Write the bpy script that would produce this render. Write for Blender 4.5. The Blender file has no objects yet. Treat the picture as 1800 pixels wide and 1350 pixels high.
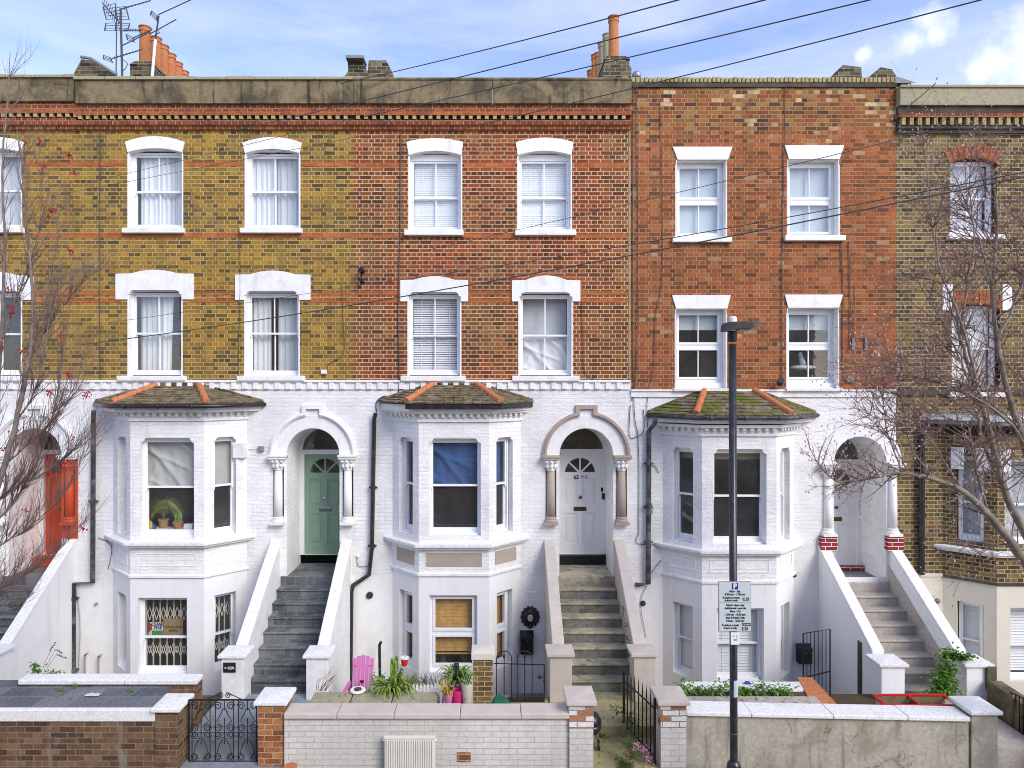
import bpy, math, random
from mathutils import Vector, Matrix
from mathutils.geometry import tessellate_polygon
R=math.radians; rnd=random.Random(7)
SC=bpy.context.scene; COL=SC.collection
# ---------------------------------------------------------------- camera, sky, sun, exposure
CAMH=5.15; DIST=12.6; VX=865.; VY=675.
cd=bpy.data.cameras.new('camera'); cam=bpy.data.objects.new('camera',cd); COL.objects.link(cam)
cd.lens=24; cd.sensor_width=36; cd.shift_x=(900-VX)/1800; cd.clip_end=3000; cd.clip_start=.1
cam.location=(0,-DIST,CAMH); cam.rotation_euler=(R(90),0,0); SC.camera=cam
SC.render.resolution_x=1024; SC.render.resolution_y=768
SUN_EL=36; SUN_AZ=140           # azimuth from +Y towards +X
W=bpy.data.worlds.new('World'); SC.world=W; W.use_nodes=True
def sky_world():
    nt=W.node_tree; N=nt.nodes; Lk=nt.links; N.clear()
    out=N.new('ShaderNodeOutputWorld'); bg=N.new('ShaderNodeBackground'); bg.inputs[1].default_value=.15
    sk=N.new('ShaderNodeTexSky'); sk.sky_type='NISHITA'; sk.sun_disc=False
    sk.sun_elevation=R(SUN_EL); sk.sun_rotation=R(SUN_AZ); sk.air_density=1.0; sk.dust_density=.6; sk.ozone_density=2.2
    tc=N.new('ShaderNodeTexCoord')
    def math_(op,a,b=None):
        n=N.new('ShaderNodeMath'); n.operation=op
        for i,v in enumerate((a,b)):
            if v is None: continue
            if isinstance(v,(int,float)): n.inputs[i].default_value=v
            else: Lk.new(v,n.inputs[i])
        return n.outputs[0]
    # wisps: stretched noise in direction space
    mp=N.new('ShaderNodeMapping'); mp.inputs['Scale'].default_value=(1.1,1.1,5.0); mp.inputs['Rotation'].default_value=(0,R(8),0)
    Lk.new(tc.outputs['Generated'],mp.inputs[0])
    nz=N.new('ShaderNodeTexNoise'); nz.inputs['Scale'].default_value=2.6; nz.inputs['Detail'].default_value=7; nz.inputs['Roughness'].default_value=.55; nz.inputs['Distortion'].default_value=.5
    Lk.new(mp.outputs[0],nz.inputs[0])
    rp=N.new('ShaderNodeValToRGB'); rp.color_ramp.elements[0].position=.40; rp.color_ramp.elements[1].position=.82
    rp.color_ramp.elements[0].color=(.05,.05,.05,1); rp.color_ramp.elements[1].color=(.75,.75,.75,1)
    Lk.new(nz.outputs[0],rp.inputs[0])
    # cumulus puffs standing in fixed directions of the sky
    nd=N.new('ShaderNodeTexNoise'); nd.inputs['Scale'].default_value=26; nd.inputs['Detail'].default_value=6; nd.inputs['Roughness'].default_value=.6
    Lk.new(tc.outputs['Generated'],nd.inputs[0])
    tot=None
    for (px,py,r) in ((1632,35,.020),(1606,68,.018),(1640,60,.012),(1792,72,.030),(1760,108,.026),(1725,125,.018),(1830,110,.045),(1520,96,.008),(1790,130,.03)):
        d=Vector(((px-VX)/1200,1,(VY-py)/1200)).normalized()
        vd=N.new('ShaderNodeVectorMath'); vd.operation='DISTANCE'; Lk.new(tc.outputs['Generated'],vd.inputs[0]); vd.inputs[1].default_value=d
        q=math_('DIVIDE',vd.outputs['Value'],r)
        a=math_('SUBTRACT',1.3,q); a=math_('ADD',a,math_('MULTIPLY',math_('SUBTRACT',nd.outputs[0],.5),3.0))
        a=math_('MULTIPLY',a,.55); n=N.new('ShaderNodeClamp'); Lk.new(a,n.inputs[0]); a=n.outputs[0]
        tot=a if tot is None else math_('MAXIMUM',tot,a)
    # overall paler veil near the horizon
    mul=N.new('ShaderNodeMix'); mul.data_type='RGBA'; mul.blend_type='MULTIPLY'; mul.inputs[0].default_value=1
    Lk.new(sk.outputs[0],mul.inputs[6]); mul.inputs[7].default_value=(1.14,1.02,1.12,1)
    mx=N.new('ShaderNodeMix'); mx.data_type='RGBA'; Lk.new(rp.outputs[0],mx.inputs[0]); Lk.new(mul.outputs[2],mx.inputs[6]); mx.inputs[7].default_value=(3.8,4.0,4.9,1)
    mx2=N.new('ShaderNodeMix'); mx2.data_type='RGBA'; Lk.new(tot,mx2.inputs[0]); Lk.new(mx.outputs[2],mx2.inputs[6]); mx2.inputs[7].default_value=(5.0,5.0,5.4,1)
    Lk.new(mx2.outputs[2],bg.inputs[0]); Lk.new(bg.outputs[0],out.inputs[0])
sky_world()
sl=bpy.data.lights.new('sun','SUN'); sl.energy=1.5; sl.angle=R(28); sl.color=(1,.95,.86)
so=bpy.data.objects.new('sun',sl); COL.objects.link(so); so.location=(6,-20,20)
sd=Vector((math.sin(R(SUN_AZ))*math.cos(R(SUN_EL)),math.cos(R(SUN_AZ))*math.cos(R(SUN_EL)),math.sin(R(SUN_EL))))
so.rotation_euler=sd.to_track_quat('Z','Y').to_euler()
SC.view_settings.view_transform='Standard'; SC.view_settings.look='None'; SC.view_settings.exposure=.85; SC.view_settings.gamma=1; SC.cycles.filter_width=.95; SC.cycles.use_denoising=True
# ---------------------------------------------------------------- helpers
def X(px,d=DIST): return (px-VX)*d/1200
def Z(py,d=DIST): return CAMH-(py-VY)*d/1200
def P(px,py,d): return Vector((X(px,d),d-DIST,Z(py,d)))
class Fr:   # a wall frame: u along the wall, n into the wall, z up
    def __init__(s,ox=0,oy=0,dx=1,dy=0):
        l=math.hypot(dx,dy); s.o=(ox,oy); s.d=(dx/l,dy/l)
    def __call__(s,u,n,z): return Vector((s.o[0]+s.d[0]*u-s.d[1]*n, s.o[1]+s.d[1]*u+s.d[0]*n, z))
F0=Fr()
def wl(o):
    v=Vector((0,0,0))
    while o: v+=o.location; o=o.parent
    return v
class M:
    def __init__(s,F=F0): s.v=[];s.f=[];s.F=F;s.mi=[];s.cur=0
    def pt(s,u,n,z): s.v.append(s.F(u,n,z)); return len(s.v)-1
    def raw(s,p): s.v.append(Vector(p)); return len(s.v)-1
    def face(s,ix): s.f.append(tuple(ix)); s.mi.append(s.cur)
    def quad(s,*pts): s.face([s.raw(p) for p in pts])
    def box(s,u0,u1,n0,n1,z0,z1,top=None):
        a=[s.pt(u,n,z) for z in (z0,z1) for (u,n) in ((u0,n0),(u1,n0),(u1,n1),(u0,n1))]
        for q in ((0,3,2,1),(4,5,6,7),(0,1,5,4),(1,2,6,5),(2,3,7,6),(3,0,4,7)): s.face([a[i] for i in q])
    def hexa(s,b,t):  # bottom 4 pts, top 4 pts (world)
        a=[s.raw(p) for p in list(b)+list(t)]
        for q in ((0,3,2,1),(4,5,6,7),(0,1,5,4),(1,2,6,5),(2,3,7,6),(3,0,4,7)): s.face([a[i] for i in q])
    def panel(s,outl,holes=(),n=0.,rev=None,back=None):
        loops=[outl]+list(holes); vs=[Vector((p[0],p[1],0)) for l in loops for p in l]
        tr=tessellate_polygon([[Vector((p[0],p[1],0)) for p in l] for l in loops])
        ix=[s.pt(p.x,n,p.y) for p in vs]
        for t in tr:
            a,b,c=(vs[i] for i in t)
            if (b-a).cross(c-a).z<0: t=(t[0],t[2],t[1])
            s.face([ix[i] for i in t])
        if rev:
            k=len(outl)
            for l in holes:
                s.reveal(l,n,n+rev)
    def reveal(s,l,n0,n1):
        a=[s.pt(p[0],n0,p[1]) for p in l]; b=[s.pt(p[0],n1,p[1]) for p in l]
        for i in range(len(l)):
            j=(i+1)%len(l); s.face([a[i],a[j],b[j],b[i]])
    def slab(s,outl,n0,n1,holes=()):
        s.panel(outl,holes,n0); s.panel(outl,holes,n1)
        for l in [outl]+list(holes): s.reveal(l,n0,n1)
    def prism(s,pts,z0,z1):   # plan polygon (world x,y)
        tr=tessellate_polygon([[Vector((p[0],p[1],0)) for p in pts]])
        a=[s.raw((p[0],p[1],z0)) for p in pts]; b=[s.raw((p[0],p[1],z1)) for p in pts]
        for t in tr: s.face([b[i] for i in t]); s.face([a[i] for i in reversed(t)])
        for i in range(len(pts)):
            j=(i+1)%len(pts); s.face([a[i],a[j],b[j],b[i]])
    def tube(s,path,r,n=8,cap=True,loc=False):
        path=[Vector(p) if not loc else s.F(*p) for p in path]; k=len(path)
        rr=r if isinstance(r,(list,tuple)) else [r]*k
        rings=[]; up=None
        for i,p in enumerate(path):
            t=(path[min(i+1,k-1)]-path[max(i-1,0)])
            if t.length<1e-9: t=Vector((0,0,1))
            t.normalize()
            if up is None: up=t.cross(Vector((.31,.95,.05))); 
            up=up-t*up.dot(t)
            if up.length<1e-6: up=t.orthogonal()
            up.normalize(); w=t.cross(up)
            rings.append([s.raw(p+(up*math.cos(2*math.pi*j/n)+w*math.sin(2*math.pi*j/n))*rr[i]) for j in range(n)])
        for a,b in zip(rings,rings[1:]):
            for j in range(n): s.face((a[j],a[(j+1)%n],b[(j+1)%n],b[j]))
        if cap: s.face(rings[0][::-1]); s.face(rings[-1])
    def lathe(s,c,prof,n=16,cap=True,fn=None):
        c=Vector(c); rings=[]
        for (r,z) in prof:
            rings.append([s.raw(c+Vector(((r*(fn(j/n,z) if fn else 1))*math.cos(2*math.pi*j/n),(r*(fn(j/n,z) if fn else 1))*math.sin(2*math.pi*j/n),z))) for j in range(n)])
        for a,b in zip(rings,rings[1:]):
            for j in range(n): s.face((a[j],a[(j+1)%n],b[(j+1)%n],b[j]))
        if cap: s.face(rings[0][::-1]); s.face(rings[-1])
    def grid(s,fn,nu,nv):
        a=[[s.raw(fn(i/nu,j/nv)) for j in range(nv+1)] for i in range(nu+1)]
        for i in range(nu):
            for j in range(nv): s.face((a[i][j],a[i+1][j],a[i+1][j+1],a[i][j+1]))
    def ball(s,c,r,n=8,m=6,sc=(1,1,1)):
        c=Vector(c)
        s.grid(lambda a,b: c+Vector((math.cos(2*math.pi*a)*math.sin(math.pi*b)*r*sc[0],math.sin(2*math.pi*a)*math.sin(math.pi*b)*r*sc[1],-math.cos(math.pi*b)*r*sc[2])),n,m)
    def leaf(s,p,d,L,w,droop=.3):
        p=Vector(p); d=Vector(d).normalized(); sd_=d.cross(Vector((0,0,1)))
        if sd_.length<.05: sd_=Vector((1,0,0))
        sd_.normalize(); q=p+d*L*.5+Vector((0,0,.0)); e=p+d*L-Vector((0,0,droop*L))
        s.face([s.raw(p),s.raw(q+sd_*w/2),s.raw(e),s.raw(q-sd_*w/2)])
    def blade(s,p,d,L,w,rise,n=6):   # arching strap leaf
        p=Vector(p); d=Vector((d[0],d[1],0)).normalized(); sd_=Vector((-d.y,d.x,0))
        pr=None
        for i in range(n+1):
            t=i/n; c=p+d*L*t+Vector((0,0,rise*(t*2.2-2.0*t*t*t))); ww=w*(1-t**2.2)*.5+.001
            cur=(s.raw(c+sd_*ww),s.raw(c-sd_*ww))
            if pr: s.face((pr[0],pr[1],cur[1],cur[0]))
            pr=cur
    def build(s,name,mat,parent=None,smooth=False,bevel=0,loc=None,kind=None):
        me=bpy.data.meshes.new(name)
        off=wl(parent) if parent else Vector(loc or (0,0,0))
        uv=[]
        for f in s.f:
            ps=[s.v[i] for i in f]; nn=Vector((0,0,0))
            for i in range(len(ps)):
                a=ps[i];b=ps[(i+1)%len(ps)]; nn+=Vector(((a.y-b.y)*(a.z+b.z),(a.z-b.z)*(a.x+b.x),(a.x-b.x)*(a.y+b.y)))
            if nn.length>0: nn.normalize()
            if abs(nn.z)>.8: uv+=[(p.x,p.y) for p in ps]
            else:
                t=Vector((-nn.y,nn.x,0)); t.normalize()
                if t.x<-1e-3 or (abs(t.x)<=1e-3 and t.y<0): t=-t
                uv+=[(p.dot(t),p.z) for p in ps]
        me.from_pydata([tuple(p-off) for p in s.v],[],s.f)
        ul=me.uv_layers.new(name='UVMap'); ul.data.foreach_set('uv',[c for q in uv for c in q])
        for m_ in (mat if isinstance(mat,(list,tuple)) else [mat]): me.materials.append(m_)
        me.polygons.foreach_set('material_index',s.mi)
        if smooth: me.polygons.foreach_set('use_smooth',[True]*len(s.f))
        me.update()
        o=bpy.data.objects.new(name,me); COL.objects.link(o)
        if parent: o.parent=parent
        else: o.location=off
        if bevel:
            b=o.modifiers.new('bevel','BEVEL'); b.width=bevel; b.segments=2; b.limit_method='ANGLE'; b.angle_limit=R(40)
        if kind: o['kind']=kind
        return o
def tag(o,label,cat,group=None):
    o['label']=label; o['category']=cat
    if group: o['group']=group
    return o
def thing(name,label,cat,loc=(0,0,0),group=None):
    o=bpy.data.objects.new(name,None); COL.objects.link(o); o.location=loc; o.empty_display_size=.2
    return tag(o,label,cat,group)
def rect(x0,x1,z0,z1): return [(x0,z0),(x1,z0),(x1,z1),(x0,z1)]
def arc(cx,cz,r,a0=0,a1=180,n=20): return [(cx+r*math.cos(R(a0+(a1-a0)*i/n)),cz+r*math.sin(R(a0+(a1-a0)*i/n))) for i in range(n+1)]
def bow(a,b,h,n=8): return [(a[0]+(b[0]-a[0])*i/n, a[1]+(b[1]-a[1])*i/n+h*4*(i/n)*(1-i/n)) for i in range(n+1)]
# ---------------------------------------------------------------- materials
class NT:
    def __init__(s,name):
        s.m=bpy.data.materials.new(name); s.m.use_nodes=True; s.t=s.m.node_tree; s.N=s.t.nodes; s.N.clear()
        s.o=s.N.new('ShaderNodeOutputMaterial'); s.b=s.N.new('ShaderNodeBsdfPrincipled'); s.t.links.new(s.b.outputs[0],s.o.inputs[0])
        s.b.inputs['Specular IOR Level'].default_value=.25
        s.pos=s.N.new('ShaderNodeNewGeometry').outputs['Position']
    def set(s,k,v):
        i=s.b.inputs[k]
        if hasattr(v,'is_linked'): s.t.links.new(v,i)
        else: i.default_value=(*v,1) if isinstance(v,tuple) and len(v)==3 else v
    def nd(s,t,**k):
        n=s.N.new(t)
        for a,b in k.items(): setattr(n,a,b)
        return n
    def lk(s,a,b): s.t.links.new(a,b)
    def noise(s,scale,detail=4,rough=.55,vec=None,dist=0,stretch=None):
        n=s.nd('ShaderNodeTexNoise'); n.inputs['Scale'].default_value=scale; n.inputs['Detail'].default_value=detail; n.inputs['Roughness'].default_value=rough; n.inputs['Distortion'].default_value=dist
        v=vec or s.pos
        if stretch:
            mp=s.nd('ShaderNodeMapping'); mp.inputs['Scale'].default_value=stretch; s.lk(v,mp.inputs[0]); v=mp.outputs[0]
        s.lk(v,n.inputs[0]); return n.outputs[0]
    def ramp(s,f,els,const=False):
        n=s.nd('ShaderNodeValToRGB'); c=n.color_ramp
        if const: c.interpolation='CONSTANT'
        while len(c.elements)<len(els): c.elements.new(.5)
        for e,(p,q) in zip(c.elements,els):
            e.position=p; e.color=(*q,1) if isinstance(q,tuple) else (q,q,q,1)
        s.lk(f,n.inputs[0]); return n.outputs[0]
    def mix(s,f,a,b,mode='MIX'):
        n=s.nd('ShaderNodeMix',data_type='RGBA',blend_type=mode)
        for i,v in ((0,f),(6,a),(7,b)):
            if hasattr(v,'is_linked'): s.lk(v,n.inputs[i])
            else: n.inputs[i].default_value=v if i==0 else (*v,1)
        return n.outputs[2]
    def math(s,op,a,b):
        n=s.nd('ShaderNodeMath',operation=op)
        for i,v in enumerate((a,b)):
            if hasattr(v,'is_linked'): s.lk(v,n.inputs[i])
            else: n.inputs[i].default_value=v
        return n.outputs[0]
    def bump(s,h,st=.4,d=.01,prev=None):
        n=s.nd('ShaderNodeBump'); n.inputs['Strength'].default_value=st; n.inputs['Distance'].default_value=d
        s.lk(h,n.inputs['Height'])
        if prev: s.lk(prev,n.inputs['Normal'])
        s.lk(n.outputs[0],s.b.inputs['Normal']); return n.outputs[0]
def plain(name,col,rough=.6,metal=0,var=.12,scale=6,bump=.0,spec=.3,dirt=None,dscale=1.5,damt=.5,streak=0):
    t=NT(name); f=t.noise(scale,5)
    c=t.mix(1.0,col,t.ramp(f,[(.3,1-var),(.7,1+var)]),'MULTIPLY')
    if dirt:
        c=t.mix(t.ramp(t.noise(dscale,8,.65,dist=.4),[(.5,0.),(.72,damt)]),c,dirt)
    if streak: c=t.mix(t.ramp(t.noise(1.,8,.6,stretch=(9,9,.5)),[(.57,0.),(.72,streak)]),c,dirt)
    t.set('Base Color',c); t.set('Roughness',rough); t.set('Metallic',metal); t.set('Specular IOR Level',spec)
    if bump: t.bump(t.noise(60,4),bump,.004)
    return t.m
def brick(name,cols,mortar,ms=.0145,row=.075,bw=.222,sq=1.,patch=None,pscale=.6,pr=(.45,.6),bumpst=.7,pmask=None,stain=None,stains=1.2,stamt=.6,rough=.9,grain=.25,extra=None,blend=.95,lump=0):
    t=NT(name); uv=t.nd('ShaderNodeUVMap').outputs[0]
    wob=t.nd('ShaderNodeTexNoise'); wob.inputs['Scale'].default_value=9; wob.inputs['Detail'].default_value=3; t.lk(uv,wob.inputs[0])
    vm=t.nd('ShaderNodeVectorMath',operation='SUBTRACT'); t.lk(wob.outputs['Color'],vm.inputs[0]); vm.inputs[1].default_value=(.5,.5,.5)
    vs=t.nd('ShaderNodeVectorMath',operation='SCALE'); t.lk(vm.outputs[0],vs.inputs[0]); vs.inputs['Scale'].default_value=.012
    va=t.nd('ShaderNodeVectorMath',operation='ADD'); t.lk(uv,va.inputs[0]); t.lk(vs.outputs[0],va.inputs[1])
    b=t.nd('ShaderNodeTexBrick'); t.lk(va.outputs[0],b.inputs['Vector']); b.offset=.5; b.squash=sq; b.squash_frequency=2
    b.inputs['Color1'].default_value=(0,0,0,1); b.inputs['Color2'].default_value=(1,1,1,1); b.inputs['Mortar'].default_value=(.5,.5,.5,1)
    b.inputs['Scale'].default_value=1; b.inputs['Mortar Size'].default_value=ms*.5; b.inputs['Mortar Smooth'].default_value=.15
    b.inputs['Bias'].default_value=0; b.inputs['Brick Width'].default_value=bw; b.inputs['Row Height'].default_value=row
    c=t.ramp(b.outputs['Color'],cols)
    if patch:
        c2=t.ramp(b.outputs['Color'],patch)
        c=t.mix(pmask(t) if pmask else t.ramp(t.noise(pscale,3,.5,dist=.3),[(pr[0],0.),(pr[1],1.)]),c,c2)
    g=t.noise(28,5,.7); c=t.mix(1.,c,t.ramp(g,[(.3,1-grain*1.5),(.7,1+grain*1.3)]),'MULTIPLY')
    g2=t.noise(.9,4,.6); c=t.mix(1.,c,t.ramp(g2,[(.3,.84),(.7,1.12)]),'MULTIPLY')
    mc=t.mix(1.,mortar,t.ramp(t.noise(4,5,.6),[(.3,.75),(.7,1.12)]),'MULTIPLY')
    c=t.mix(t.math('MULTIPLY',b.outputs['Fac'],blend),c,mc)
    if stain:
        c=t.mix(t.ramp(t.noise(stains,7,.62,stretch=(1.6,1,.5)),[(.52,0.),(.72,stamt)]),c,stain)
    if extra: c=extra(t,c)
    t.set('Base Color',c); t.set('Roughness',rough); t.set('Specular IOR Level',.15)
    h=t.math('ADD',t.math('MULTIPLY',b.outputs['Fac'],-1.),t.math('MULTIPLY',g,.5))
    if lump: h=t.math('ADD',h,t.math('MULTIPLY',t.noise(9,6,.65,stretch=(1,1,2.2)),2.6)); t.bump(h,bumpst,.012); return t.m
    t.bump(h,bumpst,.008); return t.m
K={}
def height_mask(t,z0,z1):   # 0 below z0, 1 above z1 (world height of a painted or dirty zone)
    sx=t.nd('ShaderNodeSeparateXYZ'); t.lk(t.pos,sx.inputs[0])
    mr=t.nd('ShaderNodeMapRange'); t.lk(sx.outputs[2],mr.inputs[0]); mr.inputs[1].default_value=z0; mr.inputs[2].default_value=z1; return mr.outputs[0]
ye=[(0,(.10,.07,.03)),(.12,(.17,.113,.036)),(.4,(.29,.168,.034)),(.7,(.37,.210,.036)),(.92,(.45,.255,.04)),(1,(.24,.16,.06))]
K['yellow']=brick('yellow_stock_brick',ye,(.52,.385,.16),stain=(.10,.08,.045),stamt=.62,stains=1.5,patch=[(0,(.08,.06,.03)),(.35,(.17,.11,.04)),(.7,(.26,.16,.04)),(1,(.36,.225,.05))],pscale=.9,sq=.5)
re=[(0,(.10,.036,.022)),(.25,(.19,.050,.024)),(.6,(.27,.062,.026)),(.85,(.34,.082,.032)),(1,(.25,.10,.04))]
K['red']=brick('red_brick',re,(.68,.50,.30),sq=.5,patch=[(0,(.10,.05,.026)),(.3,(.17,.078,.030)),(.65,(.23,.10,.034)),(1,(.31,.15,.045))],pscale=.55,pr=(.42,.62),stain=(.12,.08,.04),stamt=.4)
ora=[(0,(.13,.055,.03)),(.2,(.24,.08,.035)),(.55,(.325,.10,.040)),(.85,(.38,.13,.05)),(.97,(.34,.15,.06)),(1,(.42,.28,.16))]
mixd=[(0,(.06,.045,.045)),(.10,(.13,.06,.035)),(.3,(.28,.08,.03)),(.5,(.22,.12,.045)),(.7,(.33,.12,.04)),(.88,(.30,.19,.07)),(.93,(.50,.34,.20)),(1,(.60,.46,.27))]
def topz(t): return t.ramp(t.math('ADD',height_mask(t,9.35,10.35),t.math('MULTIPLY',t.math('SUBTRACT',t.noise(2.,5,.7),.5),1.2)),[(.33,0.),(.55,1.)])
def topmix(t,c): return c
K['orange']=brick('orange_red_brick',ora,(.44,.30,.16),patch=mixd,pmask=topz,ms=.010,sq=.5,stain=(.17,.10,.045),stamt=.65,stains=2.2)
K['patched']=brick('patched_brick',mixd,(.38,.29,.17),ms=.012,bw=.19,grain=.3,sq=.6)
br=[(0,(.06,.044,.026)),(.3,(.115,.08,.036)),(.65,(.185,.127,.05)),(.92,(.25,.17,.065)),(1,(.20,.085,.035))]
K['brown']=brick('sooty_brown_brick',br,(.50,.43,.27),stain=(.05,.04,.025),stamt=.4,sq=.5)
def paintx(t,c):
    c=t.mix(t.ramp(t.noise(1.,8,.6,stretch=(8,8,.55)),[(.60,0.),(.72,.35)]),c,(.50,.48,.41))
    c=t.mix(t.ramp(t.noise(2.2,8,.7,stretch=(2.2,2.2,.6)),[(.56,0.),(.80,.35)]),c,(.52,.50,.44))
    return c
wt=(.86,.86,.855)
K['wbrick']=brick('white_painted_brick',[(0,(.82,.815,.80)),(1,(.89,.885,.865))],(.75,.745,.73),ms=.012,grain=.045,bumpst=.5,extra=paintx,rough=.6,blend=.25,lump=1)
K['wrender']=plain('white_painted_render',(.83,.83,.82),.6,var=.03,scale=1.2,bump=.08,dirt=(.56,.55,.50),dscale=1.2,damt=.35,streak=.3)
K['wtrim']=plain('white_gloss_paint',(.85,.845,.825),.45,var=.04,scale=5,bump=.15,dirt=(.45,.43,.37),dscale=4,damt=.4,streak=.25)
K['wsash']=plain('white_sash_paint',(.86,.87,.88),.35,var=.03,scale=8)
K['upvc']=plain('white_plastic_frame',(.84,.85,.87),.3,var=.02,scale=8)
K['cream']=plain('cream_render',(.70,.65,.54),.7,var=.04,scale=1.5,dirt=(.5,.45,.35),damt=.25)
K['tan']=plain('taupe_paint',(.42,.35,.29),.55,var=.05,scale=5,dirt=(.3,.25,.2),damt=.3)
K['tanc']=plain('taupe_coping_paint',(.60,.53,.46),.6,var=.05,scale=5,dirt=(.36,.33,.26),dscale=2,damt=.4)
def cementm(name,col,dark,moss=None,scale=1.3,amt=.75,fine=18,lo=.42,hi=.62,streak=0,crack=0):
    t=NT(name); c=t.mix(1.,col,t.ramp(t.noise(fine,6,.7),[(.3,.78),(.7,1.2)]),'MULTIPLY')
    c=t.mix(t.ramp(t.noise(scale,9,.68,dist=.6),[(lo,0.),(hi,amt)]),c,dark)
    if moss: c=t.mix(t.ramp(t.noise(scale*2.3,8,.7,dist=.3),[(.55,0.),(.68,.85)]),c,moss)
    if streak:
        f=t.noise(1.,8,.6,stretch=(7,7,.7)); c=t.mix(t.ramp(f,[(.56,0.),(.66,streak)]),c,tuple(x*.5 for x in dark))
    if crack:
        v=t.nd('ShaderNodeTexVoronoi',feature='DISTANCE_TO_EDGE'); v.inputs['Scale'].default_value=1.7
        w=t.nd('ShaderNodeTexNoise'); w.inputs['Scale'].default_value=5; t.lk(t.pos,w.inputs[0]); a=t.nd('ShaderNodeVectorMath',operation='SCALE'); a.inputs['Scale'].default_value=.35; t.lk(w.outputs['Color'],a.inputs[0])
        b=t.nd('ShaderNodeVectorMath',operation='ADD'); t.lk(t.pos,b.inputs[0]); t.lk(a.outputs[0],b.inputs[1]); t.lk(b.outputs[0],v.inputs['Vector'])
        m1=t.ramp(v.outputs['Distance'],[(.004,1.),(.012,0.)]); m2=t.ramp(t.noise(1.1,3),[(.45,0.),(.55,crack)])
        c=t.mix(t.math('MULTIPLY',m1,m2),c,(.10,.085,.06))
    t.set('Base Color',c); t.set('Roughness',.92); t.set('Specular IOR Level',.12)
    t.bump(t.noise(30,7,.7),.35,.01); return t.m
K['cement']=cementm('weathered_cement',(.235,.19,.11),(.065,.056,.04),lo=.46,hi=.62,amt=.85,scale=1.7,streak=.8)
K['cement2']=cementm('pale_cement',(.36,.33,.22),(.24,.22,.15),lo=.5,hi=.75,amt=.5)
K['dark']=cementm('dark_stone',(.10,.09,.07),(.04,.035,.03))  # dark ledges and strips; also put in for shade in the understair slot
K['stonemoss']=cementm('mossy_stone',(.17,.155,.11),(.07,.065,.045),(.12,.14,.035))
K['redcourse']=brick('red_cornice_brick',[(0,(.16,.045,.022)),(1,(.34,.085,.03))],(.42,.32,.20),ms=.012,bw=.115,stain=(.05,.035,.025),stamt=.75,stains=2.0)
K['orangecourse']=brick('orange_cornice_brick',[(0,(.30,.085,.035)),(1,(.42,.125,.045))],(.42,.30,.18),ms=.008,stain=(.08,.045,.03),stamt=.8,stains=2.)
K['dentil']=cementm('stock_brick_dentil',(.40,.33,.17),(.10,.08,.045),lo=.5,hi=.7)
K['band']=brick('red_brick_band',[(0,(.36,.095,.03)),(1,(.50,.15,.05))],(.40,.26,.15),ms=.008,stain=(.16,.09,.035),stamt=.6,stains=2.5)
K['roofdark']=cementm('roof_slate',(.09,.09,.10),(.05,.05,.055))
K['terracotta']=cementm('terracotta',(.50,.20,.085),(.33,.13,.06),lo=.5,hi=.8,amt=.5)
K['hiptile']=cementm('orange_hip_tile',(.55,.20,.09),(.30,.14,.06),lo=.55,hi=.8,amt=.6)
def tilem(name,moss):
    t=NT(name); uv=t.nd('ShaderNodeUVMap').outputs[0]
    c=t.ramp(t.noise(7,3,.6,stretch=(1,1,2.)),[(.3,(.10,.075,.045)),(.5,(.20,.16,.10)),(.7,(.31,.27,.19))])
    c=t.mix(1.,c,t.ramp(t.noise(40,4,.7),[(.3,.7),(.7,1.25)]),'MULTIPLY')
    c=t.mix(t.ramp(t.noise(2.6,8,.7,dist=.5),[(moss,0.),(moss+.08,.9)]),c,(.13,.15,.02))
    t.set('Base Color',c); t.set('Roughness',.95); t.set('Specular IOR Level',.1); t.bump(t.noise(26,6,.7),.6,.012); return t.m
K['tiles']=tilem('weathered_roof_tile',.60); K['tilesmoss']=tilem('mossy_roof_tile',.50)
K['black']=plain('black_paint',(.018,.018,.02),.35,var=.3,spec=.5)
K['iron']=plain('black_wrought_iron',(.012,.012,.013),.45,var=.2,spec=.4)
K['pipe']=plain('black_gloss_pipe',(.022,.023,.027),.3,var=.3,spec=.5,dirt=(.12,.12,.12),dscale=9,damt=.4)
K['pipegrey']=plain('worn_grey_pipe',(.05,.052,.058),.5,var=.4,dirt=(.3,.3,.3),dscale=6,damt=.5)
K['lead']=plain('grey_lead',(.22,.22,.23),.6,var=.15)
K['cable']=plain('black_cable',(.075,.075,.08),.6)
K['whitecable']=plain('grey_cable',(.35,.34,.33),.6)
K['alu']=plain('dull_aluminium',(.30,.31,.33),.4,metal=.6,var=.15)
K['interior']=plain('room_plaster',(.30,.28,.25),.9,var=.1)
K['net']=plain('white_curtain_cloth',(.78,.79,.79),.9,var=.04,scale=3)
K['netgrey']=plain('pale_grey_curtain',(.62,.64,.65),.9,var=.06,scale=3)
K['sheet']=plain('grey_sheet',(.52,.52,.485),.9,var=.08,scale=2)
K['blue']=plain('blue_sheet',(.03,.10,.27),.85,var=.2,scale=3)
K['blind']=plain('white_blind_slat',(.9,.91,.92),.5,var=.02)
K['bamboo']=plain('bamboo_blind',(.62,.35,.10),.6,var=.2,scale=14)
K['beige']=plain('beige_roller_blind',(.36,.32,.19),.8,var=.08)
K['frost']=plain('pale_roller_blind',(.50,.57,.59),.8,var=.05)
K['slate']=brick('slate_slab',[(0,(.09,.10,.115)),(.5,(.13,.145,.165)),(1,(.19,.20,.215))],(.24,.24,.24),ms=.012,row=.3,bw=.45,stain=(.22,.225,.21),stamt=.5,stains=3,bumpst=.25,rough=.55)
K['slatestep']=brick('slate_step',[(0,(.085,.095,.10)),(.5,(.135,.15,.155)),(1,(.20,.215,.215))],(.24,.245,.24),ms=.006,row=.16,bw=.33,stain=(.30,.30,.28),stamt=.55,stains=5,bumpst=.3,rough=.6)
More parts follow.
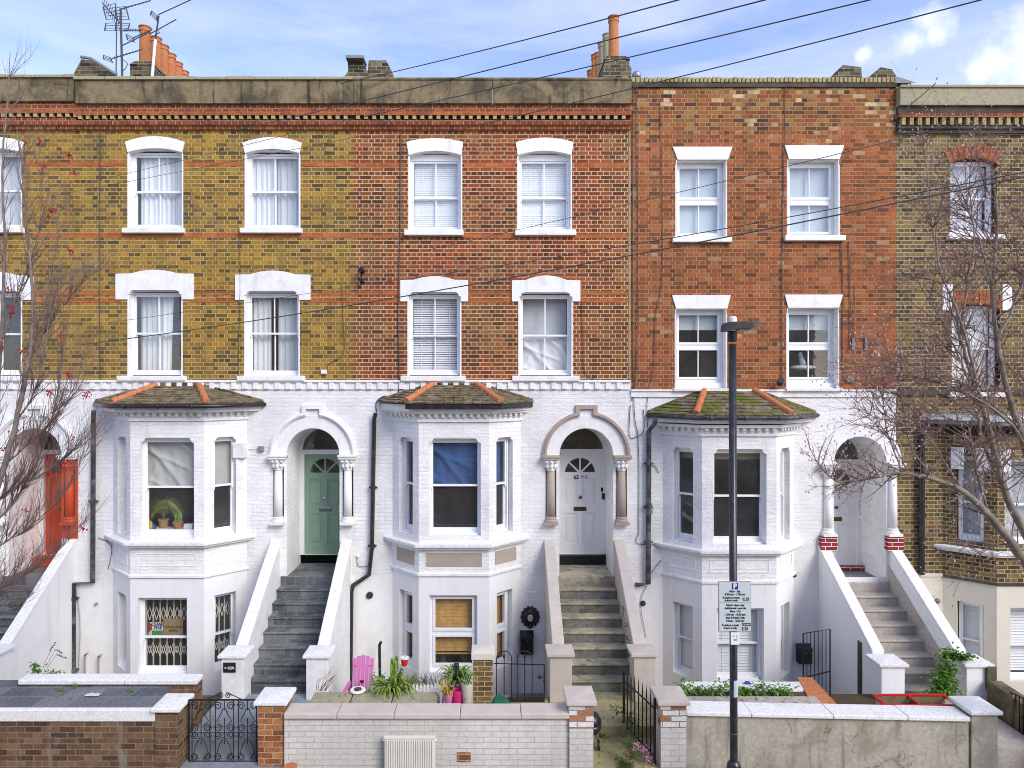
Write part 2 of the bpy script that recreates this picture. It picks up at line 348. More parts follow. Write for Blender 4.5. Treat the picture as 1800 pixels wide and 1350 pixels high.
K['steptan']=cementm('worn_stone_step',(.50,.45,.32),(.17,.165,.14),(.10,.105,.035),scale=2.6,lo=.40,hi=.62)
K['slatepath']=cementm('pale_slate_path',(.27,.295,.32),(.18,.20,.215),scale=1.5)
K['riser']=cementm('grey_stone_riser',(.24,.235,.205),(.10,.10,.085),(.09,.10,.03),scale=3.,lo=.42,hi=.64)  # greyer and darker than the treads, with green patches
K['stepgrey']=cementm('grey_concrete_step',(.46,.42,.37),(.24,.22,.19),scale=1.5,lo=.5,hi=.7,amt=.6)
K['path']=cementm('mossy_path',(.42,.37,.20),(.25,.23,.12),(.12,.16,.03),scale=1.8)
K['paving']=cementm('paving_stone',(.30,.29,.27),(.18,.175,.165))
K['asphalt']=cementm('asphalt',(.06,.06,.062),(.04,.04,.042))
K['soil']=cementm('garden_soil',(.12,.09,.06),(.06,.045,.03),(.08,.10,.02))
K['cwall']=cementm('stained_cement_wall',(.44,.41,.33),(.24,.215,.155),scale=1.5,lo=.44,hi=.66,amt=.85,streak=.5,crack=.55)
K['wcope']=cementm('worn_white_coping',(.80,.795,.775),(.50,.47,.40),scale=3.4,lo=.55,hi=.72,amt=.5,fine=30)
def darkst(t,c): return t.mix(t.ramp(t.noise(1.7,8,.7,stretch=(2.5,1,.5)),[(.55,0.),(.66,.75)]),c,(.30,.29,.26))
K['gbrick']=brick('brown_garden_brick',[(0,(.085,.05,.035)),(.3,(.155,.085,.05)),(.7,(.21,.12,.065)),(1,(.24,.165,.095))],(.28,.22,.15),ms=.013,extra=darkst,stain=(.06,.045,.035),stamt=.6,stains=2.4)
K['rbrick']=brick('red_pillar_brick',[(0,(.20,.075,.035)),(.5,(.36,.13,.055)),(1,(.46,.21,.09))],(.50,.42,.24),ms=.012,stain=(.16,.13,.11),stamt=.5,stains=3)
K['ybrick']=brick('brown_yellow_pier_brick',[(0,(.15,.085,.035)),(1,(.27,.16,.06))],(.62,.55,.36),ms=.014,bumpst=1)
K['cbrick']=brick('cream_painted_brick',[(0,(.63,.60,.545)),(1,(.67,.64,.585))],(.50,.47,.42),ms=.010,grain=.08,bumpst=.5,sq=1.0,extra=paintx,rough=.6)
K['chipped']=brick('chipped_painted_brick',[(0,(.40,.16,.07)),(.30,(.42,.20,.10)),(.38,(.74,.71,.66)),(1,(.80,.77,.72))],(.30,.25,.21),ms=.014,bumpst=1,grain=.12)
K['maroon']=brick('maroon_white_brick',[(0,(.22,.03,.03)),(1,(.30,.045,.04))],(.8,.78,.76),ms=.014,grain=.1)
K['green']=plain('sage_green_paint',(.24,.36,.265),.4,var=.04,scale=4)
K['wdoor']=plain('white_door_paint',(.80,.80,.80),.4,var=.03,scale=3)
K['orangered']=plain('orange_red_paint',(.58,.075,.02),.5,var=.12,scale=3)
K['chrome']=plain('chrome',(.6,.6,.6),.2,metal=1,var=.05)
K['brass']=plain('aged_brass',(.12,.09,.045),.4,metal=.7)
K['pink']=plain('pink_plastic',(.56,.17,.38),.45,var=.05)
K['magenta']=plain('magenta_plastic',(.62,.03,.20),.45,var=.05)
K['redp']=plain('red_paint',(.62,.03,.02),.45,var=.1)
K['greyplant']=plain('cream_pot',(.50,.47,.38),.6,var=.06)
K['greenplastic']=plain('green_plastic',(.015,.13,.075),.4,var=.1)
K['wood']=plain('weathered_board',(.24,.16,.09),.8,var=.3,scale=12)
K['card']=plain('brown_cardboard',(.36,.24,.11),.85,var=.08)
K['flagg']=plain('flag_green',(.06,.28,.06),.8); K['flagr']=plain('flag_red',(.45,.05,.02),.8); K['flagw']=plain('flag_white',(.75,.73,.68),.8)
K['signw']=plain('sign_pale_grey',(.56,.62,.63),.45,var=.03); K['signb']=plain('sign_blue',(.02,.04,.33),.45); K['signk']=plain('sign_black_ink',(.02,.02,.025),.5)
K['white']=plain('white_ink',(.8,.8,.8),.5); K['rad']=plain('cream_radiator_enamel',(.76,.73,.65),.35,var=.03)
K['bark']=plain('grey_brown_bark',(.21,.175,.15),.85,var=.35,scale=14,bump=.4); K['barkg']=cementm('greenish_grey_bark',(.30,.265,.21),(.15,.125,.10),(.20,.20,.10),scale=6)
K['twig']=plain('pinkish_twig',(.23,.145,.115),.8,var=.4,scale=10); K['twigl']=plain('purple_brown_twig',(.18,.125,.11),.8,var=.4,scale=10)
K['berry']=plain('red_berry',(.45,.015,.03),.5,var=.3,scale=20); K['bud']=plain('pale_bud',(.52,.38,.36),.7,var=.5,scale=25)
def leafm(name,a,b,sc=8):
    t=NT(name); c=t.ramp(t.noise(sc,3),[(.3,a),(.7,b)]); t.set('Base Color',c); t.set('Roughness',.55); t.set('Specular IOR Level',.3); return t.m
K['leaf']=leafm('green_leaf',(.07,.17,.02),(.18,.34,.05)); K['spider']=leafm('spider_plant_leaf',(.08,.17,.02),(.28,.38,.07),14)
K['ivy']=leafm('ivy_leaf',(.06,.15,.02),(.15,.30,.04)); K['palm']=leafm('palm_leaf',(.10,.14,.02),(.30,.28,.04)); K['moss']=leafm('moss_green',(.05,.07,.015),(.11,.14,.03))
K['dry']=leafm('dried_heather',(.12,.08,.08),(.20,.15,.13)); K['straw']=leafm('yellow_leaf',(.45,.30,.03),(.5,.4,.08)); K['flower']=leafm('pink_flower',(.5,.08,.25),(.75,.5,.6),60)
def glass():
    t=NT('window_glass'); t.N.remove(t.b)
    tr=t.nd('ShaderNodeBsdfTransparent'); gl=t.nd('ShaderNodeBsdfGlossy'); gl.inputs['Roughness'].default_value=.02; gl.inputs['Color'].default_value=(.9,.95,1,1)
    tr.inputs[0].default_value=(.95,.97,.97,1)
    lw=t.nd('ShaderNodeLayerWeight'); lw.inputs[0].default_value=.5
    mu=t.math('ADD',.085,t.math('MULTIPLY',t.math('POWER',lw.outputs['Facing'],5.),.9))
    mx=t.nd('ShaderNodeMixShader'); t.lk(mu,mx.inputs[0]); t.lk(tr.outputs[0],mx.inputs[1]); t.lk(gl.outputs[0],mx.inputs[2])
    df=t.nd('ShaderNodeBsdfDiffuse'); df.inputs[0].default_value=(.62,.6,.56,1); md=t.nd('ShaderNodeMixShader')   # pale diffuse film, put in for the grey reflections the panes lack
    t.lk(t.ramp(t.noise(1.4,6,.6,stretch=(1.6,1.6,.8)),[(.3,.02),(.7,.075)]),md.inputs[0]); t.lk(mx.outputs[0],md.inputs[1]); t.lk(df.outputs[0],md.inputs[2]); t.lk(md.outputs[0],t.o.inputs[0])
    bn=t.nd('ShaderNodeBump'); bn.inputs['Strength'].default_value=.06; bn.inputs['Distance'].default_value=.02; t.lk(t.noise(2.5,2),bn.inputs['Height']); t.lk(bn.outputs[0],gl.inputs['Normal'])
    return t.m
K['glass']=glass()
def text(s,F,u,n,z,size,mat,parent,name='lettering',align='CENTER',label=None,bold=0,sx=1):
    c=bpy.data.curves.new('t','FONT'); c.body=s; c.size=size; c.align_x=align; c.align_y='CENTER'; c.extrude=.0015; c.offset=bold; c.space_line=.95
    to=bpy.data.objects.new('t',c); COL.objects.link(to); dg=bpy.context.evaluated_depsgraph_get(); dg.update()
    me=bpy.data.meshes.new_from_object(to.evaluated_get(dg)); bpy.data.objects.remove(to); bpy.data.curves.remove(c)
    off=wl(parent) if parent else Vector((0,0,0))
    for v in me.vertices:
        q=F(u+v.co.x*sx,n-v.co.z,z+v.co.y); v.co=q-off
    me.materials.clear(); me.materials.append(mat); me.name=name
    o=bpy.data.objects.new(name,me); COL.objects.link(o); o.parent=parent
    return o
# ---------------------------------------------------------------- windows
def window(H,F,u0,u1,z0,z1,rec=.14,kind='sash',rail=None,bars=1,mat='wsash',jl=.032,label=None,head=.035,foot=.065):
    """sliding sash: box frame with an outer upper sash and a lower sash set further back"""
    if rail is None: rail=(z0+z1)/2
    m=M(F); a=rec
    if kind=='sash':
        m.box(u0,u0+jl,a,a+.10,z0,z1); m.box(u1-jl,u1,a,a+.10,z0,z1); m.box(u0+jl,u1-jl,a,a+.10,z1-head,z1); m.box(u0+jl,u1-jl,a-.015,a+.10,z0,z0+.03)
        s=.032
        for (za,zb,n,bt,tp) in ((rail-.018,z1-head,a+.02,.036,.04),(z0+.03,rail+.018,a+.058,foot,.036)):
            x0,x1=u0+jl,u1-jl
            m.box(x0,x0+s,n,n+.034,za,zb); m.box(x1-s,x1,n,n+.034,za,zb); m.box(x0+s,x1-s,n+.002,n+.032,za,za+bt); m.box(x0+s,x1-s,n+.002,n+.032,zb-tp,zb)
            for k in range(bars):
                c=x0+s+(x1-x0-2*s)*(k+1)/(bars+1); m.box(c-.011,c+.011,n+.004,n+.03,za+bt,zb-tp)
        gl=[(u0+jl+s,u1-jl-s,rail+.018,z1-head-.04,a+.037),(u0+jl+s,u1-jl-s,z0+.03+foot,rail-.018,a+.075)]
        # horns and catch
        m.box(u0+jl,u0+jl+.03,a+.02,a+.05,rail-.065,rail-.018); m.box(u1-jl-.03,u1-jl,a+.02,a+.05,rail-.065,rail-.018)
    else:
        t=.05; m.box(u0,u0+t,a,a+.07,z0,z1); m.box(u1-t,u1,a,a+.07,z0,z1); m.box(u0+t,u1-t,a,a+.07,z1-t,z1); m.box(u0+t,u1-t,a,a+.07,z0,z0+t+.02)
        m.box(u0+t,u1-t,a,a+.07,rail-.03,rail+.03)
        gl=[]
        for (za,zb) in ((z0+t+.02,rail-.03),(rail+.03,z1-t)):
            b=.045; x0,x1=u0+t,u1-t
            m.box(x0,x0+b,a-.014,a+.05,za,zb); m.box(x1-b,x1,a-.014,a+.05,za,zb); m.box(x0+b,x1-b,a-.014,a+.05,za,za+b); m.box(x0+b,x1-b,a-.014,a+.05,zb-b,zb)
            if bars: c=(x0+x1)/2; m.box(c-.009,c+.009,a-.004,a+.04,za+b,zb-b)
            gl.append((x0+b,x1-b,za+b,zb-b,a+.02))
    w=m.build('window',K[mat],H,bevel=.004)
    if label: w['label']=label
    g=M(F)
    for (x0,x1,za,zb,n) in gl: g.panel(rect(x0,x1,za,zb),n=n)
    g.build('glass',K['glass'],w)
    return w
def curtain(w,F,u0,u1,z0,z1,n,mat,waves=7,amp=.018,name='curtain',taper=0,label=None,ph=0):
    m=M(F); r=random.Random(int((u0+z0)*997)&0xffff); a=[r.uniform(0,6.28) for _ in range(4)]
    def f(s,t):
        uu=u0+(u1-u0)*s*(1-taper*(1-t)); sw=math.sin(s*waves*6.283+a[0]+.5*math.sin(s*9+a[1]))+.4*math.sin(s*waves*14+a[2])
        return F(uu,n+sw*amp*(1.15-.3*t),z0+(z1-z0)*t)
    m.grid(f,int(waves*9)+6,8); o=m.build(name,K[mat],w,smooth=True)
    if label: o['label']=label
    return o
def draped(w,F,u0,u1,z0,z1,n,mat,label=None):   # a sheet pinned at the corners, with diagonal folds
    m=M(F)
    def rid(x,w): x=abs((x+.5)%1-.5)*2; return max(0,1-x/w)**1.4
    def f(s,t):
        fold=.050*rid((s-(1-t)*.75)*1.5+.1,.38)+.035*rid((s*.45-(1-t)*.9)*1.9+.42,.30)+.022*rid((s*.9+(1-t)*.35)*2.3+.2,.25)*(1-t)+.006*math.sin(s*31+t*7)
        sag=.045*math.sin(s*3.14)*(t**3)
        return F(u0+(u1-u0)*s,n-fold,z0+(z1-z0)*t-sag)
    m.grid(f,44,40); o=m.build('sheet',K[mat],w,smooth=True)
    if label: o['label']=label
def blind(w,F,u0,u1,z0,z1,n,mat='blind',pitch=.036,ang=74,name='venetian_blind',label=None,slat=.04):
    m=M(F); k=int((z1-z0)/pitch); ca,sa=math.cos(R(ang))*slat/2,math.sin(R(ang))*slat/2; r=random.Random(k)
    for i in range(k):
        z=z1-(i+.5)*pitch+r.uniform(-.002,.002); a=[m.pt(u0,n-ca,z-sa),m.pt(u1,n-ca,z-sa),m.pt(u1,n+ca,z+sa),m.pt(u0,n+ca,z+sa)]; m.face(a)
    for c in (.18,.82): x=u0+(u1-u0)*c; m.box(x-.004,x+.004,n-ca-.004,n-ca,z0,z1)
    m.box(u0,u1,n-.02,n+.02,z1-.01,z1+.02); m.box(u0,u1,n-.012,n+.012,z0-.01,z0+.012)
    o=m.build(name,K[mat],w)
    if label: o['label']=label
def flatblind(w,F,u0,u1,z0,z1,n,mat,name='roller_blind'):
    m=M(F); m.box(u0,u1,n,n+.004,z0,z1); m.box(u0,u1,n-.01,n+.014,z0-.015,z0); m.build(name,K[mat],w)
def surround(H,u0,u1,z0,z1,lint,rec=.14,name='window_surround',mat='wtrim'):
    m=M(); L=.016
    m.box(u0,u0+L,-.004,rec+.02,z0,z1); m.box(u1-L,u1,-.004,rec+.02,z0,z1); m.box(u0+L,u1-L,0.02,rec+.02,z1-L,z1)
    m.box(u0-.012,u0,-.003,.01,z0,z1-.1); m.box(u1,u1+.012,-.003,.01,z0,z1-.1)
    m.slab(lint,-.022,rec-.005); return m.build(name,K[mat],H,bevel=.004)
def sill(H,u0,u1,z0,z1,F=F0,proj=.09,mat='wtrim',back=.16):
    m=M(F); c=(u0+u1)/2; k=12
    for i in range(k):
        pass
    m.box(u0,u1,-proj,back,z0,z1); return m.build('sill',K[mat],H,bevel=.012)
# ---------------------------------------------------------------- bays
def bayplan(xl,cl,cr,xr,d,e): return [(xl-e*1.35,0),(cl-e*.42,-d-e),(cr+e*.42,-d-e),(xr+e*1.35,0)]
def bay(H,xl,cl,cr,xr,d,spec):
    """canted bay: three wall faces, sill ledge, mouldings, dentil cornice, hipped tile roof, gutter"""
    FL=Fr(xl,0,cl-xl,-d); FC=Fr(cl,-d,1,0); FR=Fr(cr,-d,xr-cr,d); ws=math.hypot(cl-xl,d); wc=cr-cl; ws2=math.hypot(xr-cr,d)
    zs=spec['zs']; zt=spec['zt']; zb=-.65; zm=spec['zm']
    g0,g1=spec['gz']; b0,b1=spec['bz']
    def cham(u0,u1,z0,z1,c=.085): return [(u0,z0),(u1,z0),(u1,z1-c),(u1-c*.5,z1-c*.85),(u1-c*.85,z1-c*.2),(u1-c,z1),(u0+c,z1),(u0+c*.85,z1-c*.2),(u0+c*.5,z1-c*.85),(u0,z1-c)]
    up=M(); lo=M()
    gw=spec['gx']; bw=spec['bx']; st=spec.get('st',(.22,.74))
    faces=((FL,ws,st[0]*0+ws*(1-st[1]),ws*(1-st[0]),-1),(FC,wc,gw[0]-cl,gw[1]-cl,0),(FR,ws2,ws2*st[0],ws2*st[1],1))
    for F,w_,a,b,sd_ in faces:
        up.F=F; lo.F=F
        c=.085 if sd_==0 else .06
        up.panel(rect(0,w_,zm,zt),[cham(a,b,g0,g1,c)],0,rev=.13)
        a2,b2=(bw[0]-cl,bw[1]-cl) if sd_==0 else (a+.01,b-.01)
        zz=b0 if sd_==0 else b0+spec.get('sdz',.0)
        lo.panel(rect(0,w_,zb,zm),[rect(a2,b2,zz,b1)],0,rev=.13)
    up.build('bay_wall',K[spec.get('um','wbrick')],H); lo.build('bay_basement_wall',K[spec.get('lm','wrender')],H)
    e=M(); e.prism(bayplan(xl,cl,cr,xr,d,.13),zs-.06,zs); e.prism(bayplan(xl,cl,cr,xr,d,.09),zs-.10,zs-.06); s_=e.build('bay_sill',K[spec.get('sm','wcope')],H,bevel=.012)
    e=M(); e.prism(bayplan(xl,cl,cr,xr,d,.03),zm-.03,zm+.02); e.build('moulding',K[spec.get('tm','wtrim')],H,bevel=.008)
    # cornice
    e=M()
    zc=spec['zc']
    e.prism(bayplan(xl,cl,cr,xr,d,.035),zc-.20,zc-.165); e.prism(bayplan(xl,cl,cr,xr,d,.015),zc-.165,zc-.05); e.prism(bayplan(xl,cl,cr,xr,d,.11),zc-.05,zc)
    for F,w_,_,_,sd_ in faces:
        e.F=F; k=max(3,int(round(w_/.128)))
        for i in range(k):
            u=(i+.5)/k*w_; e.box(u-.028,u+.028,-.085,-.01,zc-.105,zc-.05); e.box(u-.024,u+.024,-.05,-.01,zc-.135,zc-.105)
    e.build('bay_cornice',K[spec.get('tm','wtrim')],H)
    # panels under the sill
    if spec.get('panels'):
        pm=K[spec['panels']]
        for F,w_,_,_,sd_ in faces:
            e=M(F); a,b=(.13,w_-.13) if sd_==0 else (.14,w_-.12); za,zb_=spec['pz']
            if spec['panels']=='wtrim':
                t=.014; e.box(a,b,-.008,.01,za,za+t); e.box(a,b,-.008,.01,zb_-t,zb_); e.box(a,a+t,-.008,.01,za+t,zb_-t); e.box(b-t,b,-.008,.01,za+t,zb_-t)
            else: e.box(a,b,-.01,.01,za,zb_)
            e.build('apron_panel',pm,H)
    return dict(FL=FL,FC=FC,FR=FR,faces=faces,ws=ws,wc=wc,d=d,cl=cl,cr=cr,xl=xl,xr=xr)
def bayroof(H,el,ecl,ecr,er,tl,tr,de,ze,zt,seed,mat='tiles',gut='black',skipfascia=False,tiles=True):
    """plain-tile lean-to roof with hips; eave points along el,ecl,ecr,er ; top edge tl..tr on the wall"""
    r=random.Random(seed)
    A=Vector((el,-.02,ze+.01)); B=Vector((ecl,-de,ze)); C=Vector((ecr,-de,ze)); D=Vector((er,-.02,ze+.01)); T1=Vector((tl,-.02,zt)); T2=Vector((tr,-.02,zt))
    deck=M(); deck.quad(A,B,T1); deck.quad(B,C,T2,T1); deck.quad(C,D,T2); deck.quad(A-Vector((0,0,.02)),B-Vector((0,0,.02)),C-Vector((0,0,.02)),D-Vector((0,0,.02)))
    deck.build('roof_deck',K['roofdark'],H)
    m=M(); rows=8
    for (p,q,s,t) in ((A,B,T1,T1),(B,C,T1,T2),(C,D,T2,T2)):
        nrm=(q-p).cross((s if (s-p).length>.01 else t)-p).normalized()
        if nrm.z<0: nrm=-nrm
        for i in range(rows):
            f0=i/rows-.02; f1=(i+1)/rows+.03
            l0=p.lerp(s,f0); r0=q.lerp(t,f0); l1=p.lerp(s,min(f1,1)); r1=q.lerp(t,min(f1,1)); w_=(r0-l0).length
            k=max(1,int(w_/.165)); off=(.5 if i%2 else 0)
            e=[0]+[min(1,(j+off)/k) for j in range(0 if off else 1,k+1)]
            e=sorted(set([round(x,4) for x in e]+[1]))
            for a,b in zip(e,e[1:]):
                if b-a<.01: continue
                h=.026+r.uniform(-.006,.012); dz=r.uniform(-.006,.006)
                b0=l0.lerp(r0,a+.004)+nrm*(.004+dz*.3); b1=l0.lerp(r0,b-.004)+nrm*(.004+dz*.3); c0=l1.lerp(r1,a); c1=l1.lerp(r1,b)
                dr=(l0-l1).normalized()*r.uniform(0,.012); b0+=dr;b1+=dr
                m.hexa((b0,b1,c1,c0),(b0+nrm*h,b1+nrm*h,c1+nrm*.008,c0+nrm*.008))
    rf=m.build('bay_roof',K[mat],H)
    # half-round hip tiles
    for (p,q) in ((B,T1),(C,T2)):
        h=M(); n=3; up=Vector((0,0,.03))
        for i in range(n):
            a=p.lerp(q,.03+i*.31)+up; b=p.lerp(q,.03+(i+1)*.31+.02)+up; h.tube([a,b],[.062,.052],10)
        h.build('hip_tile',K['hiptile'],H,smooth=False,bevel=.006)
    # side abutment mortar fillets
    f=M(); f.tube([A+Vector((0,0,.03)),T1+Vector((0,.0,.035))],.03,6); f.tube([D+Vector((0,0,.03)),T2+Vector((0,0,.035))],.03,6); f.tube([T1+Vector((0,0,.03)),T2+Vector((0,0,.03))],.03,6); f.build('mortar_fillet',K['cement'],H)
    if gut=='fascia':
        g=M()
        for (p,q,s0) in ((B.lerp(A,0),C,0),(C,D,0)):
            d=(q-p).normalized(); o_=Vector((d.y,-d.x,0))
            g.hexa([p+Vector((0,0,-.10)),q+Vector((0,0,-.10)),q-o_*.03+Vector((0,0,-.10)),p-o_*.03+Vector((0,0,-.10))],[p+Vector((0,0,-.005)),q+Vector((0,0,-.005)),q-o_*.03+Vector((0,0,-.005)),p-o_*.03+Vector((0,0,-.005))])
        g.build('fascia_board',K['pipe'],H)
        g=M(); d=(B-A).normalized(); o_=Vector((d.y,-d.x,0)); i_=-o_*.10
        g.hexa([A+i_+Vector((0,0,-.09)),B+i_+Vector((0,0,-.09)),B+i_*1.3+Vector((0,0,-.09)),A+i_*1.3+Vector((0,0,-.09))],[A+i_,B+i_,B+i_*1.3,A+i_*1.3]); g.build('rotten_fascia',plain('rotten_timber',(.07,.03,.02),.9,var=.5),H)
    else:
        g=M(); 
        for dz,ra in ((-.035,.038),): g.tube([A+Vector((-.02,0,dz)),B+Vector((-.02,-.03,dz)),C+Vector((.02,-.03,dz)),D+Vector((.05,0,dz))],ra,10)
        for f_ in (.15,.5,.85):
            q=B.lerp(C,f_)+Vector((0,-.03,-.035)); g.tube([q+Vector((-.02,0,0)),q+Vector((.02,0,0))],.047,10)
        g.build('gutter',K[gut],H,smooth=True)
    s=M(); s.prism([(el+.04,-.0),(ecl+.05,-de+.07),(ecr-.05,-de+.07),(er-.04,-.0)],ze-.14,ze-.02); s.build('soffit_board',K['wtrim'],H)
# ---------------------------------------------------------------- doorway
def doorway(H,cx,zfl,zspr,r,col,trim,colmat,name_fan=True,zcap=None,keystone=True,plinth=None,number=None,doorw=.40,doorh=1.98,metal='brass',capz=None,rightred=None,facade_door=True,mould=True,coff=.155):
    D=.90
    # back frame with door and fanlight
    zt=zspr+r; zd=zfl+doorh
    fr=M(); out=[(cx-r,zfl),(cx+r,zfl)]+arc(cx,zspr,r,0,180,24)
    dh=rect(cx-doorw,cx+doorw,zfl,zd)
    # fan light hole : segment above transom
    zf=max(zspr-.05,zd+.09) ; a0=math.degrees(math.asin(max(0,(zf-zspr))/(r-.05))) if zf>zspr else 0
    fh=([(cx-r+.05,zf),(cx+r-.05,zf)]+arc(cx,zspr,r-.05,3,177,18)) if zf<=zspr else arc(cx,zspr,r-.05,a0,180-a0,18)
    dh2=[(cx-doorw,zfl+.001),(cx+doorw,zfl+.001),(cx+doorw,zd),(cx-doorw,zd)]
    fr.F=F0; fr.panel(out,[dh2,fh],D-.06,rev=.06); f=fr.build('door_frame',K['wdoor'],H)
    g=M(); g.panel(fh,n=D-.02); g.build('fanlight_glass',K['glass'],f)
    # leaf
    d=M(); w=doorw; zb=zfl; fan=[]; fc=(cx,zd-.41); fR=.30
    for a,b in ((4,42),(48,87),(93,132),(138,176)):
        fan.append([(fc[0]+.05*math.cos(R((a+b)/2)),fc[1]+.02+.05*math.sin(R((a+b)/2)))]+arc(fc[0],fc[1]+.02,fR,a,b,6))
    pans=[rect(cx-w+.09,cx-.045,zb+.20,zb+.80),rect(cx+.045,cx+w-.09,zb+.20,zb+.80),rect(cx-w+.09,cx-.045,zb+.95,zd-.50),rect(cx+.045,cx+w-.09,zb+.95,zd-.50)]
    d.panel(rect(cx-w,cx+w,zb,zd),fan+pans,D,rev=.018)
    for p in pans:
        x0,x1,z0,z1=p[0][0],p[1][0],p[0][1],p[2][1]; d.panel(p,n=D+.018); d.box(x0+.05,x1-.05,D+.006,D+.018,z0+.05,z1-.05)
    lf=d.build('door',K[col],H)
    gg=M(); gg.panel(rect(cx-.36,cx+.36,fc[1],zd-.05),n=D+.015); gg.build('glass',K['glass'],lf)
    bk=M(); bk.box(cx-r,cx+r,D+.5,D+.52,zfl,zt); bk.build('hall_wall',K['interior'],lf)
    kn=M(); q=F0(cx,D-.05,zb+1.12); kn.tube([q,q+Vector((0,.05,0))],[.034,.02],14); kn.ball(q,.032,12,8,(1,.5,1)); kn.build('door_knob',K[metal],lf,smooth=True)
    lp=M(); lp.box(cx-.125,cx+.125,D-.012,D,zb+.845,zb+.925); lp.box(cx-.10,cx+.10,D-.018,D-.012,zb+.862,zb+.908); lp.build('letter_plate',K[metal],lf,bevel=.004)
    if number:
        for (s_,u_,mm,sz) in number: text(s_,F0,cx+u_,D-.003,zd-.47,sz,K[mm],lf,'door_number',bold=.003)
    # arch: white voussoir band, then moulding with raised keystone
    a=M(); a.slab(arc(cx,zspr,r+.235,0,180,32)+arc(cx,zspr,r,180,0,32),-.014,.02); a.build('arch_band',K['wtrim'],H)
    if mould:
        a=M(); ks=.20; t=.075; R1=r+.235
        th=math.degrees(math.acos(ks/ (R1+t))); th2=math.degrees(math.acos((ks-t)/R1))
        if keystone:
            zk=zspr+R1+t+.16-.04
            right=arc(cx,zspr,R1+t,0,th,16)+[(cx+ks,zk),(cx,zk),(cx,zk-t),(cx+ks-t,zk-t)]+arc(cx,zspr,R1,th2,0,16)
            left=[(2*cx-x,z) for x,z in right][::-1]
            a.slab(right,-.055,.01); a.slab(left,-.055,.01)
            in_=[(x,z) for x,z in right]
            a.slab([(x+(cx-x)*.0,z) for x,z in (arc(cx,zspr,R1+t*.62,1,th-2,16)+arc(cx,zspr,R1+t*.30,th2,1,16))],-.075,-.05)
            a.slab([(2*cx-x,z) for x,z in (arc(cx,zspr,R1+t*.62,1,th-2,16)+arc(cx,zspr,R1+t*.30,th2,1,16))][::-1],-.075,-.05)
        else:
            a.slab(arc(cx,zspr,R1+t*.5,0,180,32)+arc(cx,zspr,R1,180,0,32),-.03,.01)
        a.build('arch_moulding',K[trim],H,bevel=.006)
    # columns in their niches
    zc=zcap
    for sgn in (-1,1):
        x=cx+sgn*(r+coff)
        mm=K[rightred] if (rightred and sgn>0) else K[colmat]
        c=M(); c.lathe((x,-.01,0),[(.078,zc[0]+.12),(.075,zc[0]+.5),(.068,zc[1]-.22)],20); o=c.build('column',mm,H,smooth=True)
        b=M(); b.lathe((x,-.01,0),[(.112,zc[0]+.045),(.12,zc[0]+.06),(.112,zc[0]+.085),(.09,zc[0]+.10),(.098,zc[0]+.115),(.094,zc[0]+.13),(.078,zc[0]+.14)],20); b.box(x-.125,x+.125,-.13,.11,zc[0],zc[0]+.048); b.build('column_base',mm,o)
        cp=M(); z1=zc[1]; cp.lathe((x,-.01,0),[(.074,z1-.235),(.085,z1-.225),(.074,z1-.21),(.078,z1-.19),(.088,z1-.13),(.115,z1-.05),(.12,z1-.03)],20,fn=lambda s,z: 1+.07*math.cos(s*8*6.283))
        for k in range(8):
            an=k/8*6.283; cp.ball((x+.095*math.cos(an),-.01+.095*math.sin(an),z1-.155),.028,8,6,(1,1,1.5))
        for k in range(4):
            an=(k+.5)/4*6.283; cp.ball((x+.118*math.cos(an),-.01+.118*math.sin(an),z1-.065),.036,8,6)
        cp.ball((x,-.13,z1-.075),.026,8,6)
        cp.build('capital',K['wtrim'] if not (rightred and sgn>0) else mm,o,smooth=True)
        im=M(); im.box(x-.155,x+.155,-.15,.06,z1-.03,z1+.012); im.box(x-.165,x+.165,-.165,.05,z1+.012,z1+.05); im.build('impost',K[trim],o,bevel=.008)
    return zt
def niches(cx,r,zc,w=.255):
    return [rect(cx-r-w,cx-r-.055,zc[0],zc[1]-.01),rect(cx+r+.055,cx+r+w,zc[0],zc[1]-.01)]
def pipe(H,pts,mat,r=.038,name='downpipe',collars=()):
    m=M(); m.tube([(x,y,z) for x,y,z in pts],r,12)
    for (x,y,z) in collars: m.tube([(x,y,z-.03),(x,y,z+.03)],r*1.3,12); m.box(x-r*1.9,x+r*1.9,y-.01,y+.05,z-.012,z+.012)
    return m.build(name,K[mat],H,smooth=False,bevel=0)
def shell(H,x0,x1,ztop,rooms=(2.15,4.98,7.7),back=7.):
    """party walls, back wall, floors and a butterfly roof, so the house is a closed body"""
    e=.006; m=M(); m.box(x0+e,x0+.12,.16,back,-.64,ztop); m.box(x1-.12,x1-e,.16,back,-.64,ztop); m.box(x0+.12,x1-.12,back-.2,back,-.64,ztop-.4); m.build('party_walls',K['interior'],H)
    f=M()
    for z in rooms: f.box(x0+.12,x1-.12,.17 if z>3 else 1.45,back-.2,z-.12,z+.12)
    f.box(x0+.12,x1-.12,2.6,2.7,-.64,ztop-.7); f.build('floors',K['interior'],H)
    rf=M(); c=(x0+x1)/2
    rf.quad((x0+.1,.26,ztop-.25),(c,.26,ztop-1.1),(c,back,ztop-1.1),(x0+.1,back,ztop-.25)); rf.quad((x1-.1,.26,ztop-.25),(c,.26,ztop-1.1),(c,back,ztop-1.1),(x1-.1,back,ztop-.25)); rf.build('roof',K['roofdark'],H)
